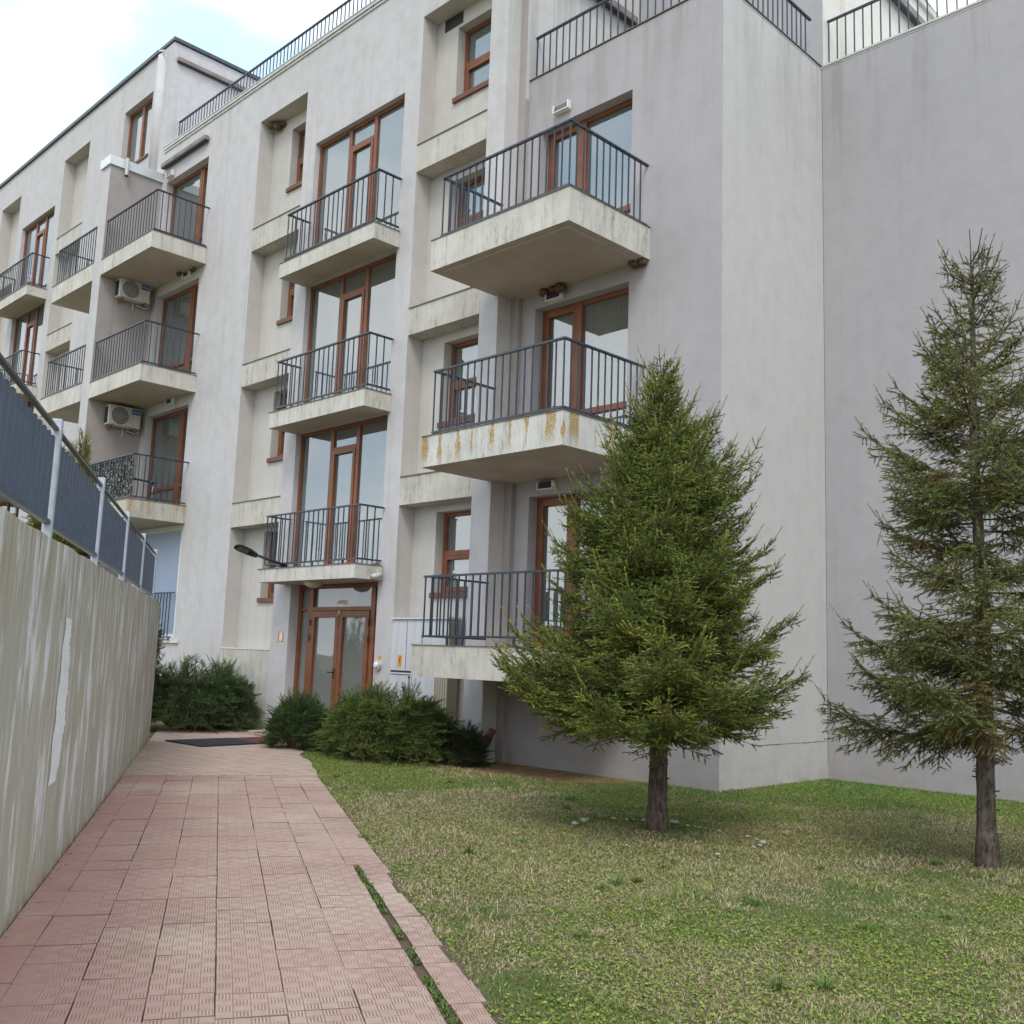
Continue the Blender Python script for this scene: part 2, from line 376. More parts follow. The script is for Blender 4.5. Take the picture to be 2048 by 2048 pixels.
# D block (taller, further left)
DX=-11.46 # shift of the repeated bay
nD=[(-30.30,-28.46,*z) for z in DN]+[(-35.63,-33.88,*z) for z in DN]
sD=[(-33.44,-30.74,12.0,14.68),(-33.44,-30.74,9.0,11.70),(-33.44,-30.74,6.0,8.70),(-33.44,-30.74,3.0,5.7)]
pD=(-26.17,-24.48,14.16,15.95)
mb=MB().mat(M['white']); cells(mb,'v',V,-44,-23.48,-.4,16.92,nD+sD+[pD])
for h in sD: reveal(mb,V,h,.3)
reveal(mb,V,pD,.34)
mb.mat(M['niche'])
for h in nD: reveal(mb,V,h,NB-V)
mb.mat(M['white']); cells(mb,'u',-23.48,V,22,13.88,16.92,[])
mb.face([(-44,V,16.92),(-23.48,V,16.92),(-23.48,22,16.92),(-44,22,16.92)])
mb.box(-23.93,-23.482,9.27,V,-.4,13.05,'k'); mb.mat(M['lavs']); mb.face([(-23.479,9.27,-.4),(-23.479,V-.002,-.4),(-23.479,V-.002,13.05),(-23.479,9.27,13.05)])
mb.build('wall',None,B)
wD=[(-29.2,-28.48,t-1.7,t-.3) for _,t in DN]
niche_backs(nD,wD,M['niche'])
for u0,u1 in ((-30.30,-28.46),(-35.63,-33.88)):
    for z0,z1 in ((12.98,13.45),(9.97,10.46),(6.97,7.46)): beam(u0,u1,z0,z1)
# half round casing on the D corner, downspout, roof edges
q=MB().mat(M['white']); q.tube([(-24.05,V+.06,13.0),(-24.05,V+.06,16.74)],.19,20); q.build('downpipe_casing',None,B,True)
q=MB().mat(M['coping']); q.box(-44,-24.25,V-.07,V+.25,16.9,17.0); q.box(-24.25,-23.42,V-.035,V+.25,16.94,17.03); q.box(-23.62,-23.42,V+.25,22,16.94,17.03); q.build('roof_edge',None,B)
q=MB().mat(M['capw']); q.box(-23.47,-11.0,V-.05,V+.3,13.90,13.96); q.box(-23.47,-11.0,V-.025,V+.3,13.84,13.895); q.box(-23.47,-11.0,V-.06,V+.3,13.965,13.99); q.build('coping',None,B)
q=MB().mat(M['capmetal']); q.box(-23.99,-23.43,9.22,V-.003,13.05,13.28); q.build('parapet_cap',None,B)
q=MB().mat(M['acw']); q.tube([(-23.37,9.62,13.30),(-23.37,9.62,12.86)],.045,10); q.mat(M['dark']); q.tube([(-23.37,9.62,12.865),(-23.37,9.62,12.84)],.047,10); q.build('downspout',None,B)
q=MB().mat(M['wpvc']); q.tube([(-24.15,V-.08,16.90),(-23.78,V-.12,16.74)],.022,6); q.build('roof_pipe',None,B)
# C block, grey violet wall with balcony doors
cd=[(-10.63,-8.77,7.67,9.95),(-10.63,-8.77,4.67,6.97),(-10.63,-8.77,1.67,3.98)]
mb=MB().mat(M['lav']); cells(mb,'v',VC,-10.92,-7.2,-.4,10.9,cd)
for h in cd: reveal(mb,VC,h,.36)
mb.mat(M['side']); cells(mb,'u',-7.2,VC,VR,-.4,10.9,[])
mb.mat(M['lav']); cells(mb,'v',VR,-7.2,9,-.4,10.9,[])
mb.mat(M['side']); mb.face([(-10.92,VC,10.7),(-7.2,VC,10.7),(-7.2,VR,10.7),(-10.92,VR,10.7)]); mb.face([(-7.2,VR,10.7),(9,VR,10.7),(9,22,10.7),(-7.2,22,10.7)])
mb.build('wall',None,B)
q=MB().mat(M['side']); q.box(-10.92,-7.3,VC+.004,VC+.22,10.9,10.93); q.box(-7.42,-7.196,VC+.23,VR,10.9,10.93); q.box(-7.19,9,VR-.006,VR+.22,10.9,10.93)
q.mat(M['capthin']); q.box(-10.93,-7.18,VC-.02,VC+.2,10.935,10.95); q.box(-7.4,-7.18,VC+.2,VR-.02,10.935,10.95); q.mat(M['capw']); q.box(-7.17,9,VR-.02,VR+.2,10.932,10.965); q.build('coping',None,B)
# hairline crack above the plinth, weathered inner corner seam, drip stains under the terrace edge
cm_=flat('crack_dark',(.13,.12,.105),.9,.1)  # dark tone of the crack and the corner seam
rnd=random.Random(12)
q=MB().mat(cm_); v_=11.9
while v_<13.74:
    w_=min(13.745,v_+rnd.uniform(.08,.22)); z0=.52+rnd.uniform(-.006,.006); z1=.52+rnd.uniform(-.006,.006); h_=rnd.uniform(.002,.006)
    q.face([(-7.1965,v_,z0-h_),(-7.1965,w_,z1-h_*.6),(-7.1965,w_,z1+h_*.6),(-7.1965,v_,z0+h_)]); v_=w_
q.build('crack',None,B)
q=MB().mat(cm_); q.box(-7.203,-7.1955,VR-.004,VR+.004,.2,10.9); q.build('corner_seam',None,B)
# penthouse behind the terraces
mb=MB().mat(M['lav']); cells(mb,'v',VR+.05,-10.92,-7.2,10.6,14.6,[(-10.8,-9.9,10.75,13.35)])
mb.mat(M['cream']); cells(mb,'u',-7.2,VR+.05,14.41,10.6,14.0,[]); cells(mb,'v',14.41,-7.2,-7.12,10.6,14.0,[]); cells(mb,'u',-7.12,14.41,24,10.6,13.86,[])
mb.mat(M['capw']); mb.box(-10.9,-7.06,14.42,24,13.86,13.98)
mb.mat(M['white']); mb.face([(-10.92,VR,14.59),(-7.2,VR,14.59),(-7.2,22,13.99),(-10.92,22,13.99)])
mb.build('wall',None,B)
q=MB().mat(M['dark']); q.tube([(-7.0,16.9,13.98),(-7.0,16.9,14.35)],.03,6); q.tube([(-7.0,16.9,14.2),(-6.85,16.75,14.35)],.02,6); q.build('roof_antenna',None,B)
# back and end of building so that light does not leak
mb=MB().mat(M['white']); mb.face([(-44,22,-.4),(9,22,-.4),(9,22,10.7),(-44,22,10.7)]); mb.face([(-44,22,10.7),(-7.2,22,10.7),(-7.2,22,13.9),(-44,22,13.9)]); mb.face([(-44,22,13.9),(-23.48,22,13.9),(-23.48,22,16.9),(-44,22,16.9)])
mb.face([(-44,V,-.4),(-44,22,-.4),(-44,22,16.9),(-44,V,16.9)]); mb.face([(9,VR,-.4),(9,22,-.4),(9,22,10.7),(9,VR,10.7)]); mb.build('rear_wall',None,B)

# ---------------- windows
def window(h,v,muns_v=(),muns_h=(),fr=.065,fd=.07,glassm='glass',cur='cur',curoff=.22,frm='frame',extra=None,sill=None,name='window'):
    """h=(u0,u1,z0,z1) on plane y=v; muns_v: (u0,u1,z0,z1) bars; returns the frame object"""
    u0,u1,z0,z1=h; g=.004
    q=MB().mat(M[frm])
    q.box(u0+g,u0+fr,v,v+fd,z0+g,z1-g); q.box(u1-fr,u1-g,v,v+fd,z0+g,z1-g)
    q.box(u0+fr,u1-fr,v+.001,v+fd,z1-fr,z1-g); q.box(u0+fr,u1-fr,v+.001,v+fd,z0+g,z0+fr)
    for b in muns_v: q.box(b[0],b[1],v-(.012 if len(b)>4 else -.004),v+fd-.004,b[2],b[3])
    f=q.build(name,None,B,bevel=.004)
    p=MB(); p.face([(u0+.03,v+.04,z0+.03),(u1-.03,v+.04,z0+.03),(u1-.03,v+.04,z1-.03),(u0+.03,v+.04,z1-.03)]); p.build('pane',M[glassm],f)
    if cur:
        c=MB(); n=40
        for i in range(n):
            a=u0+.01+(u1-u0-.02)*i/n; b=u0+.01+(u1-u0-.02)*(i+1)/n
            wa=0 if cur in('shutter','inner') else .012; ya=v+curoff+wa*math.sin(i*2.1); yb=v+curoff+wa*math.sin((i+1)*2.1)
            c.face([(a,ya,z0+.01),(b,yb,z0+.01),(b,yb,z1-.01),(a,ya,z1-.01)])
        c.build('curtain_or_backing',M[cur],f)
    if sill:
        s=MB(); s.box(*sill); s.build('sill',M['sill'],f,bevel=.004)
    return f
def stairwin(h,v=10.69,top=None):
    u0,u1,z0,z1=h; z1=z1 if top is None else top
    s=(u1-u0)/2.84; m1=u0+1.0*s; m2=u0+1.80*s; zt=z1-.40
    bars=[(m1,m1+.10,z0+.02,z1-.02),(m2,m2+.10,z0+.02,z1-.02),(m1+.1,m2,zt-.06,zt),
          (m1+.10,m1+.17,z0+.05,zt-.06,1),(m2-.07,m2,z0+.05,zt-.06,1),(m1+.17,m2-.07,zt-.14,zt-.062,1),(m1+.17,m2-.07,z0+.04,z0+.12,1)]
    return window((u0,u1,z0,z1),v,bars,cur='inner',curoff=.5)
for h in stair: stairwin(h)
for h in sD: stairwin(h)
for h in stair+sD: pass
# entrance door set
u0,u1,z0,z1=entr; v=10.77
q=MB().mat(M['frame']); g=.004
q.box(u0+g,u0+.09,v,v+.08,z0,z1-g); q.box(u1-.05,u1-g,v,v+.08,z0,z1-g); q.box(u0+.09,u1-.05,v+.001,v+.08,z1-.08,z1-g)
q.box(-16.07,-15.93,v-.006,v+.078,z0,z1-.08); q.box(-14.17,-14.05,v-.006,v+.078,z0,z1-.08)
q.box(-15.93,-14.17,v-.008,v+.078,2.27,2.34); q.box(u0+.09,-16.07,v+.004,v+.078,2.27,2.33); q.box(-14.05,u1-.05,v+.004,v+.078,2.27,2.33)
q.box(u0+.09,-16.07,v+.004,v+.078,z0,z0+.08); q.box(-14.05,u1-.05,v+.004,v+.078,z0,z0+.08)
ef=q.build('entrance_frame',None,B,bevel=.004)
p=MB(); p.face([(u0+.03,v+.05,z0+.03),(u1-.03,v+.05,z0+.03),(u1-.03,v+.05,z1-.03),(u0+.03,v+.05,z1-.03)]); p.build('pane',M['glass2'],ef)
for a,b,hs in ((-15.925,-15.06,1),(-15.05,-14.175,-1)):
    d=MB().mat(M['frame']); y0=v-.03; y1=v+.045; st=.105
    d.box(a,a+st,y0,y1,z0+.01,2.262); d.box(b-st,b,y0,y1,z0+.01,2.262); d.box(a+st,b-st,y0+.001,y1,2.15,2.262); d.box(a+st,b-st,y0+.001,y1,z0+.01,z0+.16)
    do=d.build('door',None,B,bevel=.004)
    k=MB(); k.face([(a+.05,v+.02,z0+.05),(b-.05,v+.02,z0+.05),(b-.05,v+.02,2.2),(a+.05,v+.02,2.2)]); k.build('pane',M['glass2'],do)
    hx=a-.012 if hs>0 else b+.012
    for zz in (2.0,1.72,.5): hg=MB(); hg.tube([(hx,y0-.012,zz),(hx,y0-.012,zz+.11)],.013,8); hg.build('hinge',M['dark'],do)
    if hs>0:
        hd=MB(); x=b-.06; hd.box(x-.018,x+.018,y0-.012,y0,1.06,1.24); hd.tube([(x,y0-.01,1.17),(x,y0-.06,1.17),(x-.11,y0-.06,1.17)],.011,8); hd.build('handle',M['dark'],do)
text('letter','A',.15,(-15.055,v-.036,2.225),(1,0,0),M['gold'],ef)
text('lettering','вход',.12,(-15.08,v+.04,2.43),(1,0,0),M['gold'],ef,.001)
# lobby behind the glass doors
q=MB().mat(M['inner']); q.box(-17.1,-13.4,11.0,14.5,0,2.8,'f'); q.mat(M['curw']); q.box(-15.9,-14.3,14.0,14.4,.0,2.1); q.build('lobby',None,B)
# C balcony doors: narrow opening leaf + wide fixed pane
def cdoor(h,cur,v=11.15):
    u0,u1,z0,z1=h
    bars=[(-9.93,-9.81,z0+.02,z1-.02,1),(u0+.065,u0+.135,z0+.05,z1-.06,1),(-9.995,-9.931,z0+.05,z1-.06,1),(u0+.135,-9.995,z1-.135,z1-.06,1),
          (-9.81,u1-.06,z0+.50,z0+.59,1),(u0+.135,-9.995,z0+.02,z0+.14,1)]
    return window(h,v,bars,fr=.07,cur=cur,curoff=.15)
cdoor(cd[0],'cur'); cdoor(cd[1],'lace'); cdoor(cd[2],'cur')
def adoorf(h,cur,v=10.76):
    u0,u1,z0,z1=h
    bars=[(-21.80,-21.68,z0+.02,z1-.02,1),(-21.66,-21.60,z0+.05,z1-.06,1),(u0+.07,-21.8,z0+.52,z0+.60,1),(-21.6,u1-.06,z0+.52,z0+.60,1)]
    return window(h,v,bars,fr=.075,cur=cur,curoff=.15)
adoorf(adoor[0],'cur'); adoorf(adoor[1],'curw'); adoorf(adoor[2],'cury')
# white window with blind on the ground floor of A
f=window(a0w,10.62,[(-21.0-1.9,-22.82,1.7,4.18,1)],fr=.13,frm='wpvc',cur='shutter',curoff=.06,glassm='glass3')
q=MB().mat(M['cream']); q.box(-23.3,-20.66,V-.05,V-.003,1.60,1.655); q.build('sill',None,B)
# niche windows: fixed pane over a tilting sash
def nwin(h,v=11.10):
    u0,u1,z0,z1=h; zm=z0+(z1-z0)*.50
    bars=[(u0+.06,u1-.06,zm-.03,zm+.05,1),(u0+.065,u0+.13,z0+.06,zm-.03,1),(u1-.13,u1-.065,z0+.06,zm-.03,1),(u0+.13,u1-.13,z0+.06,z0+.14,1),(u0+.13,u1-.13,zm-.10,zm-.031,1)]
    return window(h,v,bars,fr=.065,cur='cur',curoff=.12,sill=(u0-.04,u1+.04,NB-.05,v-.004,z0-.055,z0+.035))
for h in nw: nwin(h)
for h in wD: nwin(h)
window(pD,10.73,[(-25.36,-25.24,14.2,15.9,1)],fr=.075,cur='cur',curoff=.2,sill=(-26.2,-24.45,V-.04,10.72,14.11,14.18))
f=window((-10.8,-9.9,10.75,13.35),VR+.12,[(-10.4,-10.3,10.8,13.3)],cur='cur')

# ---------------- balconies
def railing(path,zb,zt,legs,parent,sp=.143,zs=None,tr=.022,br=.0088,name='railing'):
    q=MB(); L=0
    for (a,b) in zip(path[:-1],path[1:]):
        a=Vector((*a,0)); b=Vector((*b,0)); d=(b-a); l=d.length; d.normalize(); n=Vector((-d.y,d.x,0)); zz=Vector((0,0,1))
        for z,hz,hn in ((zt,.013,.024),(zb,.014,.017)):
            q.obox((a+b)/2+zz*z,d,n,zz,l/2+(.016 if hn<.02 else .022),hn,hz)
        k=max(1,round(l/sp))
        for i in range(k+1):
            if i==k and b is not None and (b.x,b.y)!=tuple(path[-1]): continue
            p=a+d*(l*i/k); q.obox(p+zz*(zb+zt)/2,d,n,zz,br,br,(zt-zb)/2-.01)
    for x,y in legs: q.box(x-.014,x+.014,y-.014,y+.014,zs,zb-.01)
    return q.build(name,M['rail'],parent)
def balcony(u0,u1,v0,v1,z0,z1,m='slab',cap=True,name='balcony',capm='capthin'):
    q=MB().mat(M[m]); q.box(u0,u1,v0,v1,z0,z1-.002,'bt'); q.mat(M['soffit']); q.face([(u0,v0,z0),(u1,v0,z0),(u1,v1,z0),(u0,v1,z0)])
    q.mat(M['pink']); q.face([(u0,v0,z1-.003),(u1,v0,z1-.003),(u1,v1,z1-.003),(u0,v1,z1-.003)])
    if cap:
        q.mat(M[capm]); q.box(u0-.012,u1+.012,v0-.012,v0+.05,z1-.002,z1+.012); q.box(u1-.05,u1+.012,v0+.05,v1-.01,z1-.002,z1+.012)
    return q.build(name,None,B)
for i,z in enumerate((7.67,4.67,1.67)):
    zb=(7.20,4.22,1.24)[i]
    # slab: the part in front of the main facade plus the part back to the door wall
    q=MB().mat(M['lichen' if i==1 else 'slab']); q.box(-11.16,-8.40,9.24,V-.004,zb,z-.002,'btk'); q.box(-11.07,-8.40,V-.004,VC-.003,zb,z-.002,'btf')
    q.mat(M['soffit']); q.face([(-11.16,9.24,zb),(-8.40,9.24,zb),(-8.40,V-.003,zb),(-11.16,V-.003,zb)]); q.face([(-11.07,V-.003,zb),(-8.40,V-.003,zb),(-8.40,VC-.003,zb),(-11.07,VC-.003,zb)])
    q.mat(M['pink']); q.face([(-11.16,9.24,z-.003),(-8.40,9.24,z-.003),(-8.40,V-.003,z-.003),(-11.16,V-.003,z-.003)]); q.face([(-11.07,V-.003,z-.003),(-8.40,V-.003,z-.003),(-8.40,VC-.003,z-.003),(-11.07,VC-.003,z-.003)])
    q.mat(M['capthin']); q.box(-11.17,-8.39,9.228,9.29,z,z+.012); q.box(-8.45,-8.388,9.29,VC-.01,z,z+.012)
    if i==0:
        q.mat(M['capw']); q.box(-11.0,-8.52,9.36,9.385,zb-.012,zb-.002); q.box(-8.545,-8.52,9.385,VC-.1,zb-.012,zb-.002)
    bo=q.build('balcony',None,B)
    g=.06 if i<2 else .13
    railing([(-11.0,10.5),(-11.0,9.3),(-8.47,9.3),(-8.47,10.95)],z+g,z+.97,[(-11.0,9.75),(-10.31,9.3),(-9.2,9.3),(-8.47,9.9),(-8.47,10.6)]+([(-10.18,9.3)] if i==2 else []),bo,zs=z)
for i,(z0,z1) in enumerate(((8.68,8.97),(5.69,5.99),(2.76,3.0))):
    bo=balcony(-16.66,-13.66,10.0,V-.004,z0,z1,'slab')
    railing([(-16.55,10.54),(-16.55,10.06),(-13.69,10.06),(-13.69,10.54)],z1+.09,z1+1.0,[(-16.0,10.06),(-15.0,10.06),(-14.1,10.06)],bo,.15,zs=z1)
for i,(z0,z1) in enumerate(((10.23,10.61),(7.20,7.58),(4.22,4.61))):
    bo=balcony(-23.46,-20.81,9.26,V-.004,z0,z1,'slabr' if i==2 else 'slab')
    railing([(-23.42,9.31),(-20.86,9.31),(-20.86,10.55)],z1+.06,z1+.98,[(-22.8,9.31),(-21.8,9.31),(-20.86,9.9)],bo,.143,zs=z1)
for i,(z0,z1) in enumerate(((10.22,10.66),(7.22,7.66))):
    bo=balcony(-26.53,-23.94,9.27,V-.004,z0,z1,'slab')
    railing([(-26.4,10.5),(-26.4,9.33),(-23.98,9.33)],z1+.06,z1+.98,[(-25.8,9.33),(-24.6,9.33)],bo,.143,zs=z1)
for i,(z0,z1) in enumerate(((11.68,11.97),(8.68,8.97),(5.69,5.99))):
    bo=balcony(-33.6,-30.66,10.0,V-.004,z0,z1,'slab')
    railing([(-33.5,10.54),(-33.5,10.06),(-30.69,10.06),(-30.69,10.54)],z1+.09,z1+1.0,[(-32.6,10.06),(-31.5,10.06)],bo,.15,zs=z1)
# terrace railings and the one before the white window
railing([(-23.42,10.88),(-11.0,10.88)],14.06,14.80,[(-22+i*1.6,10.88) for i in range(7)],B,.143,zs=13.99,br=.009)
railing([(-10.90,11.1),(-7.33,11.1),(-7.33,13.62)],11.02,11.76,[(-9.9,11.1),(-8.4,11.1),(-7.33,12.2)],B,.143,zs=10.95)
railing([(-7.16,13.92),(6,13.92)],11.06,11.80,[(-5.9,13.92),(-4.4,13.92),(-2.9,13.92)],B,.143,zs=10.96)
railing([(-23.2,10.50),(-20.92,10.50)],1.72,2.69,[(-21.0,10.50)],B,.143,zs=1.655)

# ================================================================== attached things
def wall_light(u,z,v,label):
    o=thing('wall_light',label,'wall lamp',(u,v,z),'wall lights above the balcony doors')
    q=MB().mat(M['whitep'])  # wedge housing with white rim
    w2,h2=.15,.055
    q.box(u-w2,u+w2,v-.02,v-.001,z-h2-.015,z+h2+.015)
    q.box(u-w2-.012,u-w2+.008,v-.10,v-.021,z-h2-.012,z+h2+.012); q.box(u+w2-.008,u+w2+.012,v-.10,v-.021,z-h2-.012,z+h2+.012)
    q.box(u-w2+.008,u+w2-.008,v-.10,v-.021,z-h2-.012,z-h2+.006)
    q.build('housing',None,o,bevel=.004)
    g=MB().mat(M['lampglass']); y=v-.085
    g.face([(u-w2+.008,y,z-h2+.006),(u+w2-.008,y,z-h2+.006),(u+w2-.008,y+.02,z+h2),(u-w2+.008,y+.02,z+h2)])
    g.face([(u-w2+.008,y+.02,z+h2),(u+w2-.008,y+.02,z+h2),(u+w2-.008,v-.02,z+h2+.012),(u-w2+.008,v-.02,z+h2+.012)])
    g.build('lamp_glass',None,o)
for u,z,v,l in ((-10.14,10.155,VC,'violet glass wall lamp left above the topmost balcony door by the grey violet wall'),
    (-10.18,7.065,VC,'wall lamp with mud nests on it under the big right balcony'),
    (-10.23,4.115,VC,'wall lamp under the lichen streaked balcony beside the spruce'),
    (-22.96,13.1,V,'small wall lamp below the awning cassette over the top left corner door'),
    (-21.62,10.155,V,'wall lamp under the upper left balcony above the air conditioner'),
    (-21.92,7.14,V,'wall lamp under the balcony above the leaf screened one')):
    wall_light(u,z,v,l)
def ac(y0,y1,z0,z1,label):
    x=-23.479; d=.30; o=thing('air_conditioner',label,'air conditioner',(x+.15,(y0+y1)/2,z0),'air conditioners on the party wall')
    q=MB().mat(M['acw']); q.box(x+.04,x+d,y0,y1,z0,z1); q.build('casing',None,o,bevel=.018)
    q=MB().mat(M['dark']); q.box(x+.07,x+d-.06,y0-.004,y0+.01,z0+.04,z1-.05); q.build('side_grille',None,o)
    c=(x+d+.004,y0+.27,(z0+z1)/2+.0); q=MB().mat(M['grille'])
    n=28; q.face([(c[0],c[1]+.205*math.cos(6.2832*i/n),c[2]+.205*math.sin(6.2832*i/n)) for i in range(n)])
    q.mat(M['acw'])
    for r_ in (.21,.165,.12,.075,.03):
        pts=[(c[0]+.006,c[1]+r_*math.cos(6.2832*i/n),c[2]+r_*math.sin(6.2832*i/n)) for i in range(n+1)]; q.tube(pts,.004,4,False)
    for i in range(12):
        a=6.2832*i/12; q.tube([(c[0]+.007,c[1]+.03*math.cos(a),c[2]+.03*math.sin(a)),(c[0]+.007,c[1]+.21*math.cos(a),c[2]+.21*math.sin(a))],.003,4)
    q.build('fan_grille',None,o)
    q=MB().mat(M['blue']); q.box(x+d+.002,x+d+.008,y1-.235,y1-.03,z1-.155,z1-.03); lo=q.build('brand_plate',None,o)
    t=text('lettering','Midea',.07,(x+d+.010,y1-.125,z1-.098),(0,1,0),M['whitep'],o,.001)
    q=MB().mat(M['rustm'])
    for y in (y0+.1,y1-.12):
        q.box(x+.002,x+.33,y,y+.03,z0-.035,z0-.002); q.box(x+.002,x+.03,y,y+.03,z0-.10,z0-.035); q.box(x+.10,x+.17,y-.01,y+.05,z0-.055,z0-.035)
    q.build('bracket',None,o)
    q=MB().mat(M['acw']); q.tube([(x+.1,(y0+y1)/2+.05,z0-.01),(x+.1,(y0+y1)/2+.06,z0-.12),(x+.12,(y0+y1)/2+.03,z0-.22)],.014,6)
    q.tube([(x+.1,y1-.02,z0+.12),(x+.1,y1+.06,z0+.05),(x+.1,y1+.05,z0-.06),(x+.1,y1-.06,z0-.09),(x+.1,y1-.25,z0-.05)],.016,6); q.build('hose',None,o,True)
ac(9.64,10.40,9.76,10.27-.045,'upper white air conditioner with blue plate hung under the higher left balcony')
ac(9.66,10.44,6.64,7.12,'lower white air conditioner with blue plate above the leaf screened balcony')
def awning(p0,p1,label,drop=.055,dep=.11):
    p0=Vector(p0);p1=Vector(p1); o=thing('awning_cassette',label,'awning',tuple((p0+p1)/2-Vector((0,0,drop))),'folded awnings')
    q=MB().mat(M['awn']); d=(p1-p0).normalized(); n=d.cross(Vector((0,0,1))); l=(p1-p0).length
    q.obox((p0+p1)/2,d,n,Vector((0,0,1)),l/2,dep/2,drop); q.build('housing',None,o,bevel=.012)
    q=MB().mat(M['dark']); q.obox((p0+p1)/2-Vector((0,0,drop+.012)),d,n,Vector((0,0,1)),l/2-.02,dep/2-.01,.012); q.build('front_bar',None,o)
awning((-23.42,10.68,16.46),(-23.42,14.2,16.46),'long folded awning on the side wall of the higher left block')
awning((-23.36,10.50,13.42),(-21.12,10.50,13.42),'folded awning over the top left corner door')
awning((-10.83,11.0,13.28),(-10.83,13.60,13.28),'folded awning behind the railing of the middle roof terrace',.07,.12)
awning((-7.02,15.6,13.33),(-7.02,17.6,13.33),'brown folded awning on the penthouse behind the right terrace',.07,.12)
# nests
def nest(c,lumps,label,seed):
    rnd=random.Random(seed); o=None; q=MB().mat(M['nest'])
    for dx,dy,dz,r_ in lumps:
        r_*=.78
        rings=7; n=12; i0=len(q.v); cx,cy,cz=c[0]+dx,c[1]+dy,c[2]+dz
        for k in range(rings+1):
            ph=math.pi*k/rings
            for j in range(n):
                a=6.2832*j/n; rr=r_*(1+rnd.uniform(-.22,.22)); q.v.append((cx+rr*math.sin(ph)*math.cos(a)*1.15,cy+rr*math.sin(ph)*math.sin(a),cz+rr*math.cos(ph)*.85))
        for k in range(rings):
            for j in range(n): q.f.append((i0+k*n+j,i0+k*n+(j+1)%n,i0+(k+1)*n+(j+1)%n,i0+(k+1)*n+j)); q.mi.append(0)
    o=q.build('swallow_nest',None,None,True); recenter(o); tag(o,label,'bird nest','mud nests of swallows')
nest((-10.18,VC-.10,7.19),[(-.18,0,-.04,.09),(0,0,-.02,.08),(.17,-.02,-.06,.11)],'lumpy brown mud nest on the wall lamp under the big right balcony',1)
nest((-8.60,VC-.08,7.17),[(0,0,0,.10),(.12,0,-.01,.08)],'mud nest in the right hand corner under the big right balcony',2)
nest((-18.66,V+.18,12.90),[(0,0,0,.10),(.14,.06,-.04,.12),(.28,.12,-.01,.07)],'mud nest in the top corner of the niche left of the stair windows',3)
nest((-17.2,NB-.06,12.92),[(0,0,0,.09),(-.16,0,.01,.07)],'mud nest at the right of the niche left of the stair windows',4)
nest((-21.35,V-.06,10.19),[(0,0,0,.06),(.14,-.03,0,.05),(-.45,-.1,0,.08)],'mud nest remains under the upper left corner balcony by its lamp',5)
q=MB().mat(M['dark']); q.box(-13.1,-12.62,NB-.012,NB-.001,12.74,12.965); o=q.build('vent_opening',None,B)
# meter cabinets
o=thing('meter_cabinet','tall white ribbed meter cabinet with lightning sticker left of the ground floor balcony','meter cabinet',(-12.75,V+.1,0))
q=MB().mat(M['cab']); q.box(-13.295,-11.92,V-.02,V+.28,1.27,2.09); q.build('upper_body',None,o,bevel=.005)
q=MB().mat(M['cab']); q.box(-13.295,-12.17,V-.018,V+.28,.0,1.205); q.build('lower_body',None,o,bevel=.005)
q=MB().mat(M['cab']); q.box(-13.295,-11.88,V-.05,V+.29,2.10,2.135); q.mat(M['dark']); q.box(-13.29,-11.93,V-.004,V+.26,2.088,2.101); q.build('lid',None,o); q=MB().mat(M['cab']); q.box(-13.295,-12.6,V-.03,V+.27,1.215,1.24); q.mat(M['dark']); q.box(-13.29,-12.62,V-.005,V+.26,1.2405,1.2695); q.build('lid',None,o)
q=MB().mat(M['dark']); q.box(-12.905,-12.895,V-.0215,V-.0195,1.29,2.08); q.box(-12.74,-12.732,V-.0195,V-.0175,.02,1.2); q.tube([(-12.79,V-.03,1.17),(-12.79,V-.018,1.17)],.02,8); q.build('door_gap',None,o)
q=MB().mat(M['orange']); q.box(-13.10,-13.0,V-.0235,V-.0205,1.33,1.52); st=q.build('sticker',None,o)
q=MB().mat(M['dark']); y=V-.0245; q.face([(-13.035,y,1.50),(-13.075,y,1.42),(-13.05,y,1.42),(-13.07,y,1.35),(-13.025,y,1.44),(-13.05,y,1.44),(-13.02,y,1.50)]); q.build('lightning_sign',None,o)
for i,chx in enumerate(('/','4','Y','H','E')): text('lettering',chx,.07,(-12.50,V-.0245,2.00-i*.065),(1,0,0),M['dark'],o,.001)
q=MB(); n_=NT('beige_corrugated',.6,.3); f_=n_.math('PINGPONG',n_.sep(n_.P)[0],.028); n_.col(n_.mix(n_.mr(f_,.0,.028),(.20,.18,.14),(.46,.42,.33))); n_.bump(f_,1,.02)
q.mat(n_.m); q.box(-12.16,-11.87,V-.01,V+.2,.0,2.05); q.build('side_panel',None,o)
o=thing('wall_lamp','round white porthole lamp with orange mark right of the entrance door','wall lamp',(-13.62,V,1.27))
q=MB().mat(M['acw']); q.tube([(-13.62,V-.001,1.34),(-13.62,V-.05,1.34)],.085,20); q.build('base',None,o)
q=MB().mat(M['wpvc']); q.tube([(-13.62,V-.051,1.34),(-13.62,V-.08,1.34),(-13.62,V-.09,1.34)],[.06,.05,.03],20); q.build('lamp_glass',None,o,True)
q=MB().mat(M['orange']); q.box(-13.64,-13.58,V-.012,V-.002,1.43,1.50); q.build('sticker',None,o)
q=MB().mat(M['paper']); q.face([(-16.70,V-.006,1.70),(-16.59,V-.012,1.70),(-16.585,V-.01,1.86),(-16.69,V-.005,1.86)]); q.mat(M['orange']); q.box(-16.76,-16.57,V-.004,V-.002,1.685,1.875)
o=q.build('notice',None,None); tag(recenter(o),'small white paper notice on an orange card stuck left of the entrance','notice')
o=thing('ceiling_lamp','cream dome lamp under the entrance canopy','lamp',(-15.25,10.28,2.66))
q=MB().mat(M['acw']); n=16
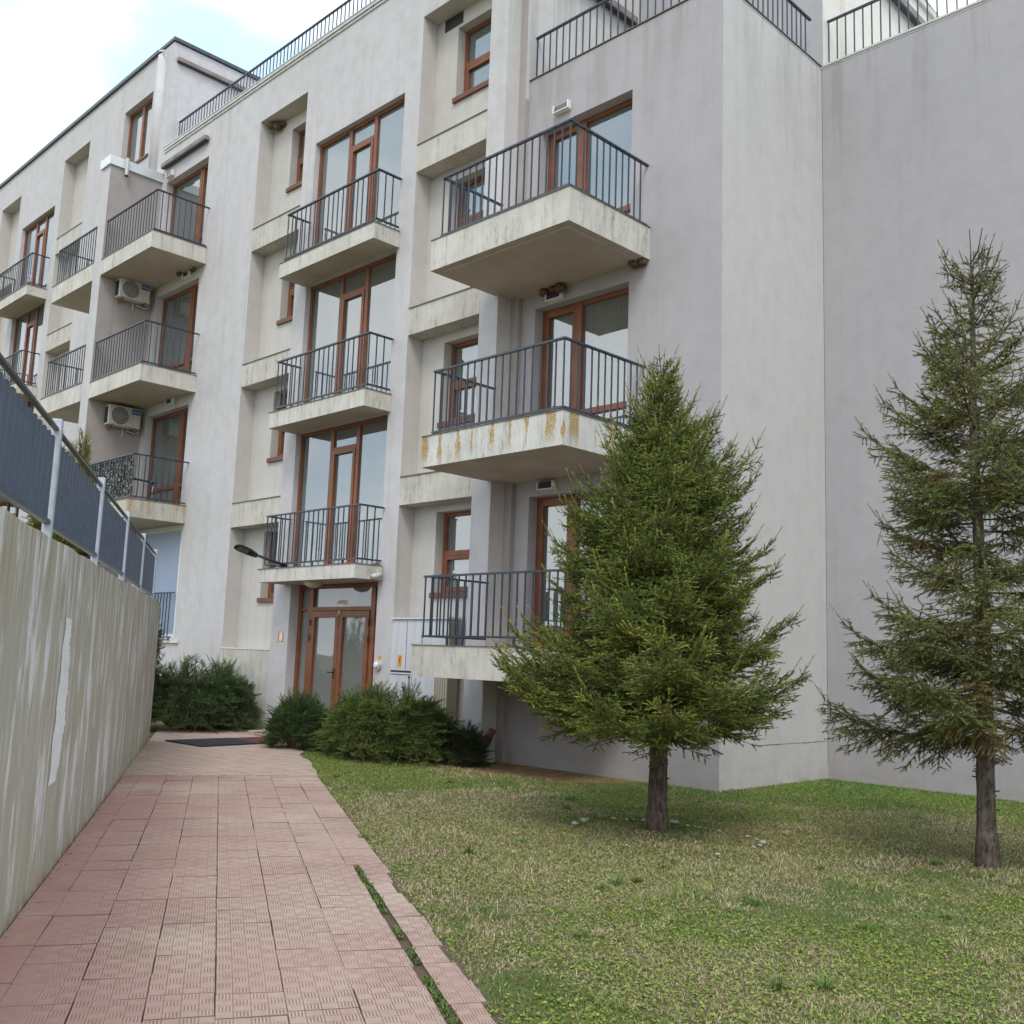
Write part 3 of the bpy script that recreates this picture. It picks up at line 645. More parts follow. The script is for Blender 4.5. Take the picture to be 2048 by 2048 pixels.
q.tube([(-15.25,10.28,2.757),(-15.25,10.28,2.735)],.17,20); q.build('base',None,o)
q=MB().mat(flat('cream_glass',(.55,.50,.38),.3,.5)); q.tube([(-15.25,10.28,2.734),(-15.25,10.28,2.70),(-15.25,10.28,2.665),(-15.25,10.28,2.645)],[.16,.15,.10,.03],20); q.build('shade',None,o,True)
o=thing('security_camera','small white camera fixed to the corner of the entrance canopy','camera',(-13.6,10.3,2.8))
q=MB().mat(M['acw']); q.box(-13.655,-13.61,10.45,10.53,2.86,2.98); q.build('bracket',None,o,bevel=.005)
q=MB().mat(M['acw']); q.tube([(-13.60,10.52,2.86),(-13.60,10.44,2.83),(-13.60,10.32,2.80)],[.03,.04,.045],12); q.build('body',None,o,True)
# LED street lamp on the canopy
o=thing('street_lamp','black flat LED street lamp reaching out from the entrance canopy','street lamp',(-15.95,10.08,3.0))
q=MB().mat(M['dark']); q.tube([(-15.92,10.1,3.0),(-15.92,10.1,3.10)],.035,12); q.tube([(-15.92,10.1,3.06),(-15.92,9.95,3.09),(-15.92,9.52,3.19)],[.03,.028,.026],12); q.build('arm',None,o,True)
a=Vector((-15.92,9.50,3.195)); b=Vector((-15.92,9.06,3.315)); d=(b-a).normalized(); sx=Vector((1,0,0)); nn=sx.cross(d)
if nn.z<0: nn=-nn
rm=Matrix.Rotation(R(30),3,d)
if (rm@nn).x>0: rm=Matrix.Rotation(R(-30),3,d)
sx=rm@sx; nn=rm@nn
q=MB().mat(M['dark']); sec=[(0,.03,.026),(.08,.05,.030),(.16,.075,.024),(.34,.08,.018),(.42,.068,.016),(.455,.035,.010)]
i0=len(q.v)
for s_,hw,ht in sec:
    c=a+d*s_
    for ax,az in ((-hw,-ht),(hw,-ht),(hw,ht*.6),(hw*.5,ht),(-hw*.5,ht),(-hw,ht*.6)): q.v.append(tuple(c+sx*ax+nn*az))
for k in range(len(sec)-1):
    for j in range(6): q.f.append((i0+k*6+j,i0+k*6+(j+1)%6,i0+(k+1)*6+(j+1)%6,i0+(k+1)*6+j)); q.mi.append(0)
q.f.append(tuple(range(i0,i0+6))); q.mi.append(0); q.f.append(tuple(range(i0+30,i0+36))); q.mi.append(0)
q.tube([tuple(a-nn*.03),tuple(a+d*.14-nn*.045)],[.03,.035],10)
q.build('lamp_head',None,o)
q=MB().mat(M['grille'])
for s0,s1 in ((.18,.28),(.295,.395)):
    c=a+d*(s0+s1)/2-nn*.031; q.obox(c,d,sx,nn,(s1-s0)/2,.055,.004)
q.build('led_panel',None,o)
# leaf screen and chair on the lowest corner balcony
n_=NT('leaf_camouflage',.8,.2); vx=n_.t.nodes.new('ShaderNodeTexVoronoi'); n_._in(vx.inputs['Vector'],n_.P); vx.inputs['Scale'].default_value=26
n_.col(n_.mix(n_.mr(n_.white(vx.outputs['Position']),.55,.56),(.03,.035,.03),n_.mix(n_.white(vx.outputs['Color']),(.25,.25,.2),(.62,.60,.52))))
o=thing('leaf_screen','black and white leaf patterned privacy screen tied inside a balcony railing','screen',(-22.1,9.36,4.7))
rnd=random.Random(5); q=MB().mat(n_.m)
for i in range(1500):
    x=rnd.uniform(-23.4,-20.98); z=rnd.uniform(4.70,5.58); y=9.352+rnd.uniform(0,.03); a=rnd.uniform(0,6.28); l=rnd.uniform(.02,.045)
    dx,dz=math.cos(a)*l,math.sin(a)*l; ex,ez=-dz*.45,dx*.45
    q.face([(x-dx,y,z-dz),(x+ex,y-.012,z+ez),(x+dx,y,z+dz),(x-ex,y+.012,z-ez)])
q.box(-23.4,-20.98,9.39,9.394,4.70,5.56); q.build('leaves',None,o)
q=MB().mat(M['dark'])
for z in (4.71,5.58): q.tube([(-23.4,9.37,z),(-20.97,9.37,z)],.006,5)
q.build('cord',None,o)
o=thing('balcony_chair','tilted dark seat chair with chromed legs behind the corner railing beside the leaf screen','chair',(-21.2,9.75,4.61))
q=MB().mat(M['dark']); ax=Vector((.93,.3,-.2)).normalized(); ay=Vector((-.3,.95,0)).normalized(); q.obox((-21.25,9.75,5.10),ax,ay,ax.cross(ay),.22,.2,.02); q.build('seat',None,o,bevel=.006)
q=MB().mat(flat('chrome',(.6,.6,.62),.2,.5,.9))
for dy in (-.17,.17):
    q.tube([(-21.45,9.75+dy,5.12),(-21.2,9.75+dy,5.10),(-21.12,9.75+dy,4.98),(-21.2,9.75+dy,4.62)],.013,8)
q.build('leg_frame',None,o,True)

# ================================================================== GROUND
TV=Vector((-.8722,.4891,0)); NV=Vector((.4891,.8722,0))
def TK(t,k,z=0): p=TV*t+NV*k; return (p.x,p.y,z)
ANG=math.atan2(TV.y,TV.x)
def inpath(x,y):
    t=x*TV.x+y*TV.y; k=x*NV.x+y*NV.y; return t,k
n=NT('ground_soil',.95,.1)
c=n.mix(n.mr(n.noise(n.P,1.1,5,.6),.35,.65),(.115,.125,.045),(.20,.165,.085))
c=n.mix(n.mr(n.noise(n.P,9,4,.7),.5,.75,0,.8),c,(.24,.20,.12)); c=n.mix(n.mr(n.noise(n.P,45,3),.5,.7,0,.8),c,(.07,.085,.03))
x,y,z=n.sep(n.P)
bare=n.math('MULTIPLY',n.mr(y,9.2,9.6),n.math('MULTIPLY',n.mr(x,-13.8,-12.8),n.mr(x,-7.9,-8.5)))
c=n.mix(n.math('MULTIPLY',bare,n.mr(n.noise(n.P,5,4),.3,.55)),c,n.mix(n.noise(n.P,30,4),(.24,.125,.07),(.38,.24,.14)))
n.col(c); n.bump(n.noise(n.P,40,4,.7),.8,.03)
q=MB(); xs=[-300,-60]+[-26+i*1.0 for i in range(34)]+[30,300]; ys=[-300,-40]+[-2+i*1.0 for i in range(18)]+[40,300]
def gz(x,y):
    z=-.015
    return z
gr=MB()
idx={}
for j,yy in enumerate(ys):
    for i,xx in enumerate(xs): gr.v.append((xx,yy,gz(xx,yy)))
W=len(xs)
for j in range(len(ys)-1):
    for i in range(W-1): gr.f.append((j*W+i,j*W+i+1,(j+1)*W+i+1,(j+1)*W+i)); gr.mi.append(0)
g_o=struct(gr.build('ground',n.m,None))
# path slabs
n=NT('paving_slab',.9,.2)
pr=n.rot(n.P,-ANG)          # x along the path
px,py,pz=n.sep(pr); py=n.math('MULTIPLY',py,-1.)
at=n.attr('tile'); tx,ty,tz=n.sep(at.outputs['Vector'])   # local tile coordinate 0..1 and random
bx=n.math('FLOOR',n.math('MULTIPLY',tx,4)); by=n.math('FLOOR',n.math('MULTIPLY',ty,4))
chk=n.math('MODULO',n.math('ADD',bx,by),2)
fx=n.math('FRACT',n.math('MULTIPLY',tx,4)); fy=n.math('FRACT',n.math('MULTIPLY',ty,4))
gl=n.mr(n.math('MINIMUM',n.math('PINGPONG',fx,.5),n.math('PINGPONG',fy,.5)),0,.06,1,0)        # block joints
ga=n.mr(n.math('PINGPONG',n.math('MULTIPLY',fy,5.0),.5),.06,.30,1,0)    # grooves, running along x
gb=n.mr(n.math('PINGPONG',n.math('MULTIPLY',fx,7.0),.5),.0,.25,.6,0)
inm=n.math('MULTIPLY',n.mr(n.math('PINGPONG',fx,.5),.08,.12),n.mr(n.math('PINGPONG',fy,.5),.08,.12))
gv=n.math('MULTIPLY',n.math('ADD',n.math('MULTIPLY',ga,chk),n.math('MULTIPLY',gb,n.math('SUBTRACT',1,chk))),inm)
gr_=n.math('MAXIMUM',gl,gv)
wear=n.mr(n.noise(pr,.9,4,.6),.35,.7)
sm=n.mr(py,-.86,-.50,.0,1)                                   # the strip by the wall is silted over
gr_=n.math('MULTIPLY',gr_,n.math('MULTIPLY',sm,n.math('ADD',.55,n.math('MULTIPLY',wear,.45))))
base=n.mix(tz,(.45,.31,.27),(.49,.35,.305))
base=n.mix(n.mr(n.noise(n.P,1.7,4),.4,.7,0,.7),base,(.54,.405,.335))
base=n.mix(n.mr(py,.0,-.9,0,.85),base,(.42,.225,.195))
base=n.mix(n.mr(n.noise(n.P,16,4,.7),.45,.8,0,.5),base,(.28,.19,.15)); base=n.mix(n.mr(n.noise(n.P,2.6,6,.75),.55,.70,0,.55),base,(.30,.22,.17)); base=n.mix(n.math('MULTIPLY',n.mr(n.noise(n.P,.8,5,.6),.5,.66),.45),base,(.58,.49,.40))
base=n.mix(n.mr(n.noise(n.P,5,3),.6,.75,0,.35),base,(.50,.39,.28))
c=n.mix(n.math('MULTIPLY',gr_,.85),base,(.14,.082,.068)); n.col(c)
n.bump(n.math('SUBTRACT',n.math('MULTIPLY',n.noise(n.P,120,3),.25),gr_),.7,.006)
M['tile']=n.m
rnd=random.Random(11)
tv=[];tf=[];tt=[]
cols=[(-.99,-.80),(-.80,-.50),(-.50,-.20),(-.20,.09),(.09,.39),(.39,.70),(.70,1.0),(1.0,1.27)]
for ci,(k0,k1) in enumerate(cols):
    off=rnd.uniform(-.03,.03); t=1.0+off
    while t<13.0:
        t1=min(t+.305,13.02)
        kk0,kk1=k0,k1; sh=0
        if ci==7:
            if t<7.55:
                o_=.0; kk0=1.078+.014*rnd.random()+max(0,(7.5-t))*.005; kk1=1.25+rnd.uniform(-.03,.03)
                if rnd.random()<.12: kk1-=.05
        if ci==6 and t<7.5: kk1=1.04+rnd.uniform(-.006,.01)
        g=.0018+.0012*rnd.random(); gk=.0006+.0030*rnd.random(); dz=[rnd.uniform(-.002,.003) for _ in range(4)]; zb=.008+rnd.uniform(-.002,.002); rr=rnd.random()
        a=rnd.uniform(-.006,.006)
        P4=[(t+g,kk0+gk),(t1-g,kk0+gk+a*.5),(t1-g,kk1-gk+a*.5),(t+g,kk1-gk)]
        i=len(tv)
        for (p,d_) in zip(P4,dz): tv.append(TK(p[0],p[1],zb+d_))
        for (p,d_) in zip(P4,dz): tv.append(TK(p[0]+ (.002 if p[0]>t+.1 else -.002),p[1],-.03))
        wk=(kk1-kk0)/.3
        for u_,v_ in ((0,0),(1,0),(1,wk),(0,wk)): tt.append((u_,v_ if ci!=0 else v_,rr))
        for u_,v_ in ((0,0),(1,0),(1,wk),(0,wk)): tt.append((u_,v_,rr))
        tf.append((i,i+1,i+2,i+3)); tf.append((i,i+4,i+5,i+1)); tf.append((i+1,i+5,i+6,i+2)); tf.append((i+2,i+6,i+7,i+3)); tf.append((i+3,i+7,i+4,i))
        t=t1
me=bpy.data.meshes.new('path'); me.from_pydata(tv,[],tf); me.materials.append(M['tile'])
at=me.attributes.new('tile','FLOAT_VECTOR','POINT'); at.data.foreach_set('vector',np.array(tt,float).ravel())
po=bpy.data.objects.new('path',me); COL.objects.link(po); struct(po)
# bedding under the slabs (dark soil in the joints)
q=MB(); q.face([TK(0.6,-1.0,-.006),TK(0.6,1.30,-.006),TK(13.02,1.30,-.006),TK(13.02,-1.0,-.006)])
n=NT('joint_soil',.98,.1); n.col(n.mix(n.noise(n.P,20,4),(.085,.065,.045),(.16,.125,.085))); n.bump(n.noise(n.P,80,3),.8,.01)
struct(q.build('path_bedding',n.m,None))
# apron of smooth slabs turned to the building
n=NT('apron_slab',.9,.2); x,y,z=n.sep(n.P)
fx=n.math('PINGPONG',x,.15); fy=n.math('PINGPONG',n.math('ADD',y,.04),.15)
l=n.math('MAXIMUM',n.mr(fx,.001,.009,1,0),n.mr(fy,.001,.009,1,0))
cell=n.comb(n.math('FLOOR',n.math('DIVIDE',n.math('ADD',x,.15),.3)),n.math('FLOOR',n.math('DIVIDE',n.math('ADD',y,.19),.3)),0)
c=n.mix(n.white(cell),(.44,.32,.28),(.50,.375,.325)); c=n.mix(n.mr(n.noise(n.P,1.3,4),.4,.7),c,(.42,.33,.27))
c=n.mix(n.mr(n.noise(n.P,25,4),.5,.8,0,.5),c,(.3,.21,.17))
n.col(n.mix(n.math('MULTIPLY',l,n.mr(n.noise(n.P,4,3),.35,.6,.25,.95)),c,(.10,.06,.045))); n.bump(n.math('SUBTRACT',n.math('MULTIPLY',n.noise(n.P,60,3),.3),l),.6,.006)
M['apron']=n.m
q=MB(); pts=[TK(13.03,-1.0,.006),TK(13.03,1.30,.006)]
rnd=random.Random(3)
for i in range(9): pts.append(TK(13.2+i*.42,1.30+rnd.uniform(-.05,.07),.006))
pts+=[(-13.4,10.1,.006),(-13.4,V-.01,.006),(-17.0,V-.01,.006),(-19.5,V-.01,.006),TK(20.5,-1.0,.006)]
q.face(pts); struct(q.build('pavement',M['apron'],None))
# crooked dark weedy joint where the two pavings meet
q=MB(); rnd=random.Random(8); k=-.98
while k<1.28:
    l_=rnd.uniform(.08,.2); a=13.02+rnd.uniform(-.012,.012); b=13.02+rnd.uniform(-.012,.03)
    q.face([TK(a-.012,k,.0125),TK(b-.01,k+l_,.0125),TK(b+.015,k+l_,.0125),TK(a+.012,k,.0125)]); k+=l_+rnd.uniform(-.01,.05)
struct(q.build('paving_joint',bpy.data.materials['joint_soil'],None))
q=MB().mat(M['apron']); q.box(-16.42,-13.5,9.88,10.76,.0,.085); 
struct(q.build('doorstep',None,None))
q=MB(); zf=.014
q.mat(M['matb'])
def quadbox(q,pts,z0,z1):
    q.face([(x,y,z1) for x,y in pts])
    for i in range(4):
        a=pts[i];b=pts[(i+1)%4]; q.face([(a[0],a[1],z0),(b[0],b[1],z0),(b[0],b[1],z1),(a[0],a[1],z1)])
quadbox(q,[(-15.72,7.95),(-14.63,8.0),(-14.69,8.86),(-15.74,8.88)],.007,.03)
quadbox(q,[(-15.76,8.9),(-14.71,8.885),(-14.72,9.05),(-15.78,9.18)],.007,.026)
o=q.build('doormat',None,None); tag(recenter(o),'black rubber mats lying on the paving before the entrance','doormat')
q=MB().mat(M['matr']); quadbox(q,[(-15.78,9.20),(-14.70,9.07),(-14.66,9.84),(-15.82,9.86)],.007,.022); o=q.build('doormat',None,None); tag(recenter(o),'dark red carpet mat between the black mats and the doorstep','doormat')

# ================================================================== RETAINING WALL + FENCE
n=NT('formed_concrete',.92,.15); pr=n.rot(n.P,-ANG); px,py,pz=n.sep(pr)
base=n.mix(n.mr(n.noise(pr,.6,4),.35,.7),(.525,.49,.41),(.47,.45,.385))
bands=n.noise(n.comb(n.math('MULTIPLY',px,2.2),py,n.math('MULTIPLY',pz,.7)),1.,5,.65)
base=n.mix(n.mr(bands,.46,.64,0,.8),base,(.44,.395,.31))
drip=n.noise(n.comb(n.math('MULTIPLY',px,4.5),py,n.math('ADD',n.math('MULTIPLY',pz,.9),3)),1.,6,.6,.25)
base=n.mix(n.mr(drip,.52,.60,0,.85),base,(.80,.82,.84))
drip2=n.noise(n.comb(n.math('MULTIPLY',px,13.0),py,n.math('ADD',n.math('MULTIPLY',pz,1.2),9)),1.,5,.6)
base=n.mix(n.mr(drip2,.53,.64,0,.5),base,(.72,.74,.74))
dk=n.noise(n.comb(n.math('MULTIPLY',px,7.0),py,n.math('ADD',n.math('MULTIPLY',pz,.5),19)),1.,4,.7)
topm=n.mr(pz,1.5,2.2)
base=n.mix(n.math('MULTIPLY',n.mr(dk,.50,.60),n.math('ADD',.08,n.math('MULTIPLY',topm,.6))),base,(.22,.195,.14))
low=n.math('MULTIPLY',n.mr(pz,.35,.0),n.mr(n.noise(pr,3,4),.3,.6))
base=n.mix(n.math('MULTIPLY',low,.75),base,(.37,.40,.27))
vl=n.math('MULTIPLY',n.mr(pz,.10,.0),n.mr(n.noise(pr,6,4),.4,.6)); base=n.mix(vl,base,(.40,.22,.15))
base=n.mix(n.mr(n.noise(n.P,60,3),.45,.8,0,.25),base,(.28,.27,.22))
n.col(base); n.bump(n.math('ADD',n.math('MULTIPLY',n.noise(n.comb(n.math('MULTIPLY',px,12),py,n.math('MULTIPLY',pz,.8)),1,4),.3),n.math('MULTIPLY',n.noise(n.P,40,4),.4)),.35,.01)
rw=thing('retaining_wall','beige concrete retaining wall with white lime streaks along the left of the path','retaining wall',TK(8,-1.12,0))
q=MB().mat(n.m)
T0,T1=-3.0,17.72
ns=80; rnd=random.Random(4)
topz=lambda t:2.14+.0072*(t-5)
for i in range(ns):
    a=T0+(T1-T0)*i/ns; b=T0+(T1-T0)*(i+1)/ns; za=topz(a)+rnd.uniform(-.008,.008)*(0 if i==0 else 1); zb_=topz(b)
    if i==0: pz_=za
    zb_+=rnd.uniform(-.009,.009)
    q.face([TK(a,-1.0,-.2),TK(b,-1.0,-.2),TK(b,-1.0,zb_),TK(a,-1.0,pz_)])
    q.face([TK(a,-1.0,pz_),TK(b,-1.0,zb_),TK(b,-1.24,zb_),TK(a,-1.24,pz_)])
    pz_=zb_
q.face([TK(T1,-1.0,-.2),TK(T1,-1.24,-.2),TK(T1,-1.24,pz_),TK(T1,-1.0,pz_)]); q.face([TK(T0,-1.24,-.2),TK(T1,-1.24,-.2),TK(T1,-1.24,pz_),TK(T0,-1.24,2.08)])
q.build('wall_body',None,rw)
q=MB().mat(flat('lime_streak',(.90,.91,.93),.85,.2,0,.12,12)) # one wide white strip
rnd=random.Random(9); L=[];Rr=[]
NS=90
for i in range(NS+1):
    f=i/NS; z=1.705-f*1.08; L.append((7.29-.075*f+rnd.uniform(-.014,.014)+.02*math.sin(f*23),z)); Rr.append((7.54+.15*math.sin(math.pi*min(1,f*1.15)*.75)-max(0,f-.8)*.5+rnd.uniform(-.03,.03)+.025*math.sin(f*31),z))
for i in range(NS): q.face([TK(L[i][0],-.9965,L[i][1]),TK(Rr[i][0],-.9965,Rr[i][1]),TK(Rr[i+1][0],-.9965,Rr[i+1][1]),TK(L[i+1][0],-.9965,L[i+1][1])])
q.build('white_streak',None,rw)
# raised ground behind
q=MB(); q.box(0,1,0,1,0,1) if False else None
q.face([TK(-6,-1.24,2.08),TK(17.6,-1.24,2.12),TK(17.6,-14,2.12),TK(-6,-14,2.08)]); q.face([TK(17.6,-1.24,-.1),TK(17.6,-14,-.1),TK(17.6,-14,2.12),TK(17.6,-1.24,2.12)])
struct(q.build('raised_ground',bpy.data.materials['ground_soil'],None))
fn=thing('metal_fence','dark blue slatted metal fence with pale posts on top of the retaining wall','fence',TK(9,-1.12,2.18))
X=TV; Y=NV; Zv=Vector((0,0,1)); FK=-1.12
posts=[-.65,1.9,4.45,7.0,9.53,12.08,14.62,17.25]
ztop=lambda t:2.885+.0095*(t-5); zlow=lambda t:2.285+.004*(t-5)
for t in posts:
    q=MB().mat(M['post']); q.obox(TK(t,FK,(topz(t)+ztop(t)+.07)/2),X,Y,Zv,.03,.03,(ztop(t)+.07-topz(t))/2); q.build('post',None,fn,bevel=.004)
for a,b in zip(posts[:-1],posts[1:]):
    q=MB().mat(M['fslat']); c=(a+b)/2; l=(b-a)/2-.035
    ux=(TV*(b-a)+Zv*(ztop(b)-ztop(a))).normalized()
    q.obox(TK(c,FK,ztop(c)),ux,Y,Zv,l,.016,.009); q.obox(TK(c,FK,zlow(c)),ux,Y,Zv,l,.02,.014)
    k=15
    for i in range(k):
        t=a+.06+(b-a-.12)*(i+.5)/k; q.obox(TK(t,FK+.0,(zlow(t)+ztop(t))/2-.03),X,Y,Zv,.034,.012,(ztop(t)-zlow(t))/2-.035)
    q.build('slat_panel',None,fn)
q=MB(); rnd=random.Random(21)
for i in range(260):
    t=rnd.uniform(2.5,13) ; k=-1.0+abs(rnd.gauss(0,.028))+.005; r_=rnd.uniform(.002,.007); p=TK(t,k,.0115); a=rnd.uniform(0,6.28)
    q.obox(p,Vector((math.cos(a),math.sin(a),.2)).normalized(),Vector((-math.sin(a),math.cos(a),0)),Vector((0,0,1)),r_,r_*.7,r_*.22)
o=q.build('grit',flat('grit',(.42,.30,.22),.95,.1,0,.5,60),None); o['kind']='stuff'; o['label']='reddish grit gathered along the foot of the retaining wall'; o['category']='grit'
# pipe and broken foot below the ground floor balcony
o=thing('drain_pipe','dark plastic pipe with red socket leaning at the foot of the pier by the bushes','pipe',(-10.9,10.45,-.05))
q=MB().mat(M['duct']); q.tube([(-11.05,10.40,.02),(-10.86,10.50,.36)],.075,14); q.build('pipe',None,o,True)
q=MB().mat(M['redpipe']); q.tube([(-10.86,10.50,.34),(-10.80,10.54,.50)],.06,14); q.build('socket',None,o,True); q=MB().mat(M['redpipe']); q.tube([(-11.12,10.36,-.06),(-11.04,10.41,.04)],.05,12); q.build('socket',None,o,True)
q=MB().mat(M['beam']); q.box(-11.42,-11.18,10.30,10.56,-.12,.42); q.build('footing',None,B,bevel=.015)
# stones round the spruce
rnd=random.Random(2)
ST=[(-6.48,7.45,.05),(-6.55,7.66,.055),(-6.61,7.78,.03),(-6.48,8.03,.035),(-6.37,8.1,.03),(-6.33,8.16,.025),(-6.24,8.2,.04),(-6.14,8.24,.03),(-5.99,8.35,.06),(-5.81,8.32,.03),(-5.75,8.35,.02),(-5.69,8.33,.028),(-5.6,8.32,.02),(-5.45,8.31,.035),(-5.13,8.28,.03),(-5.0,8.22,.03),(-4.87,8.11,.05),(-4.82,7.98,.03),(-4.8,7.85,.03),(-4.8,7.3,.035),(-5.07,7.05,.02),(-5.5,7.0,.02)]
ORD='first second third fourth fifth sixth seventh eighth ninth tenth eleventh twelfth thirteenth fourteenth fifteenth sixteenth seventeenth eighteenth nineteenth twentieth twenty-first twenty-second'.split()
def stone_mesh(seed):
    r_=random.Random(seed); q=MB(); rings=6;n_s=9
    for k in range(rings+1):
        ph=math.pi*k/rings
        for j in range(n_s):
            a=6.2832*j/n_s; rr=1+r_.uniform(-.14,.14); q.v.append((rr*math.sin(ph)*math.cos(a)*1.2,rr*math.sin(ph)*math.sin(a),rr*math.cos(ph)*.6))
    for k in range(rings):
        for j in range(n_s): q.f.append((k*n_s+j,k*n_s+(j+1)%n_s,(k+1)*n_s+(j+1)%n_s,(k+1)*n_s+j)); q.mi.append(0)
    return q
for i,(x,y,r_) in enumerate(ST):
    so_=stone_mesh(i).build('stone',M['stone'],None,True); so_.location=(x,y,r_*.25+.01); so_.scale=(r_*.62,r_*.62,r_*.62); so_.rotation_euler=(0,0,rnd.uniform(0,6))
    big=r_>.055
    tag(so_,'largest white stone just right of the trunk foot of the nearer spruce' if r_==.06 else 'small pale stone, %s from the left end of the ring round the nearer spruce'%ORD[i],'stone','pale stones ringed around the spruce')

# ================================================================== VEGETATION
def fast_mesh(name,V_,F3,mat,attr,parent,loc):
    me=bpy.data.meshes.new(name); nv=len(V_); nf=len(F3)
    me.vertices.add(nv); me.vertices.foreach_set('co',(V_-np.array(loc)).astype(np.float32).ravel())
    me.loops.add(nf*3); me.loops.foreach_set('vertex_index',F3.astype(np.int32).ravel())
    me.polygons.add(nf); me.polygons.foreach_set('loop_start',np.arange(0,nf*3,3,dtype=np.int32)); me.polygons.foreach_set('loop_total',np.full(nf,3,dtype=np.int32))
    me.update(calc_edges=True)
    if attr is not None:
        a=me.attributes.new('shade','FLOAT_COLOR','POINT'); a.data.foreach_set('color',np.c_[attr,np.ones(nv)].astype(np.float32).ravel())
    me.materials.append(mat); o=bpy.data.objects.new(name,me); COL.objects.link(o)
    if parent is not None: o.parent=parent
    return o
def leafmat(name,rough=.6,trans=.0):
    n=NT(name,rough,.25); a=n.attr('shade'); n.col(a.outputs['Color'])
    if trans:
        n.b.inputs['Subsurface Weight'].default_value=0
    return n.m
M['needle']=leafmat('spruce_needles',.55); M['blade']=leafmat('grass_blades',.6); M['juni']=leafmat('juniper_leaves',.6)
def needles(S,rng,per_m,nl,nw,ang=.9,shadecol=None,stem=.0022):
    """S rows: p0(3) dir(3) len, colour(3). returns verts, tris, colours"""
    p=S[:,0:3];d=S[:,3:6];l=S[:,6];c=S[:,7:10]
    cnt=np.maximum(4,(l*per_m).astype(int)); idx=np.repeat(np.arange(len(S)),cnt); N=len(idx)
    t=rng.random(N); P=p[idx]+d[idx]*(l[idx]*t)[:,None]
    D=d[idx]; ref=np.where(np.abs(D[:,2:3])<.9,np.array([[0,0,1.]]),np.array([[1.,0,0]]))
    A=np.cross(D,ref); A/=np.linalg.norm(A,axis=1)[:,None]; Bv=np.cross(D,A)
    th=rng.random(N)*2*np.pi; rad=A*np.cos(th)[:,None]+Bv*np.sin(th)[:,None]
    an=ang*(1-.45*t)+rng.normal(0,.12,N); Dn=D*np.cos(an)[:,None]+rad*np.sin(an)[:,None]
    tang=np.cross(Dn,rad); tang/=np.linalg.norm(tang,axis=1)[:,None]+1e-9
    ln=nl*(.75+.5*rng.random(N)); w_=nw
    v0=P-tang*w_/2; v1=P+tang*w_/2; v2=P+Dn*ln[:,None]
    Vv=np.stack([v0,v1,v2],1).reshape(-1,3); Ff=np.arange(N*3).reshape(-1,3)
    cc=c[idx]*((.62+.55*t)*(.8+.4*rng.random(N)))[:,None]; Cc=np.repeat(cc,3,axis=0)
    # stems
    a0=A*0
    A1=np.cross(d,np.where(np.abs(d[:,2:3])<.9,np.array([[0,0,1.]]),np.array([[1.,0,0]]))); A1/=np.linalg.norm(A1,axis=1)[:,None]; B1=np.cross(d,A1)
    q0=p-A1*stem; q1=p+A1*stem; q2=p+d*l[:,None]; s1=np.stack([q0,q1,q2],1).reshape(-1,3)
    q0=p-B1*stem; q1=p+B1*stem; s2=np.stack([q0,q1,q2],1).reshape(-1,3)
    sv=np.concatenate([s1,s2]); off=len(Vv); sf=off+np.arange(len(sv)).reshape(-1,3)
    sc_=np.repeat(np.tile(np.array([[.12,.075,.035]]),(len(S),1)),3,axis=0); sc_=np.concatenate([sc_,sc_])
    return np.concatenate([Vv,sv]),np.concatenate([Ff,sf]),np.concatenate([Cc,sc_])
def nrm(v): return v/ (np.linalg.norm(v)+1e-9)
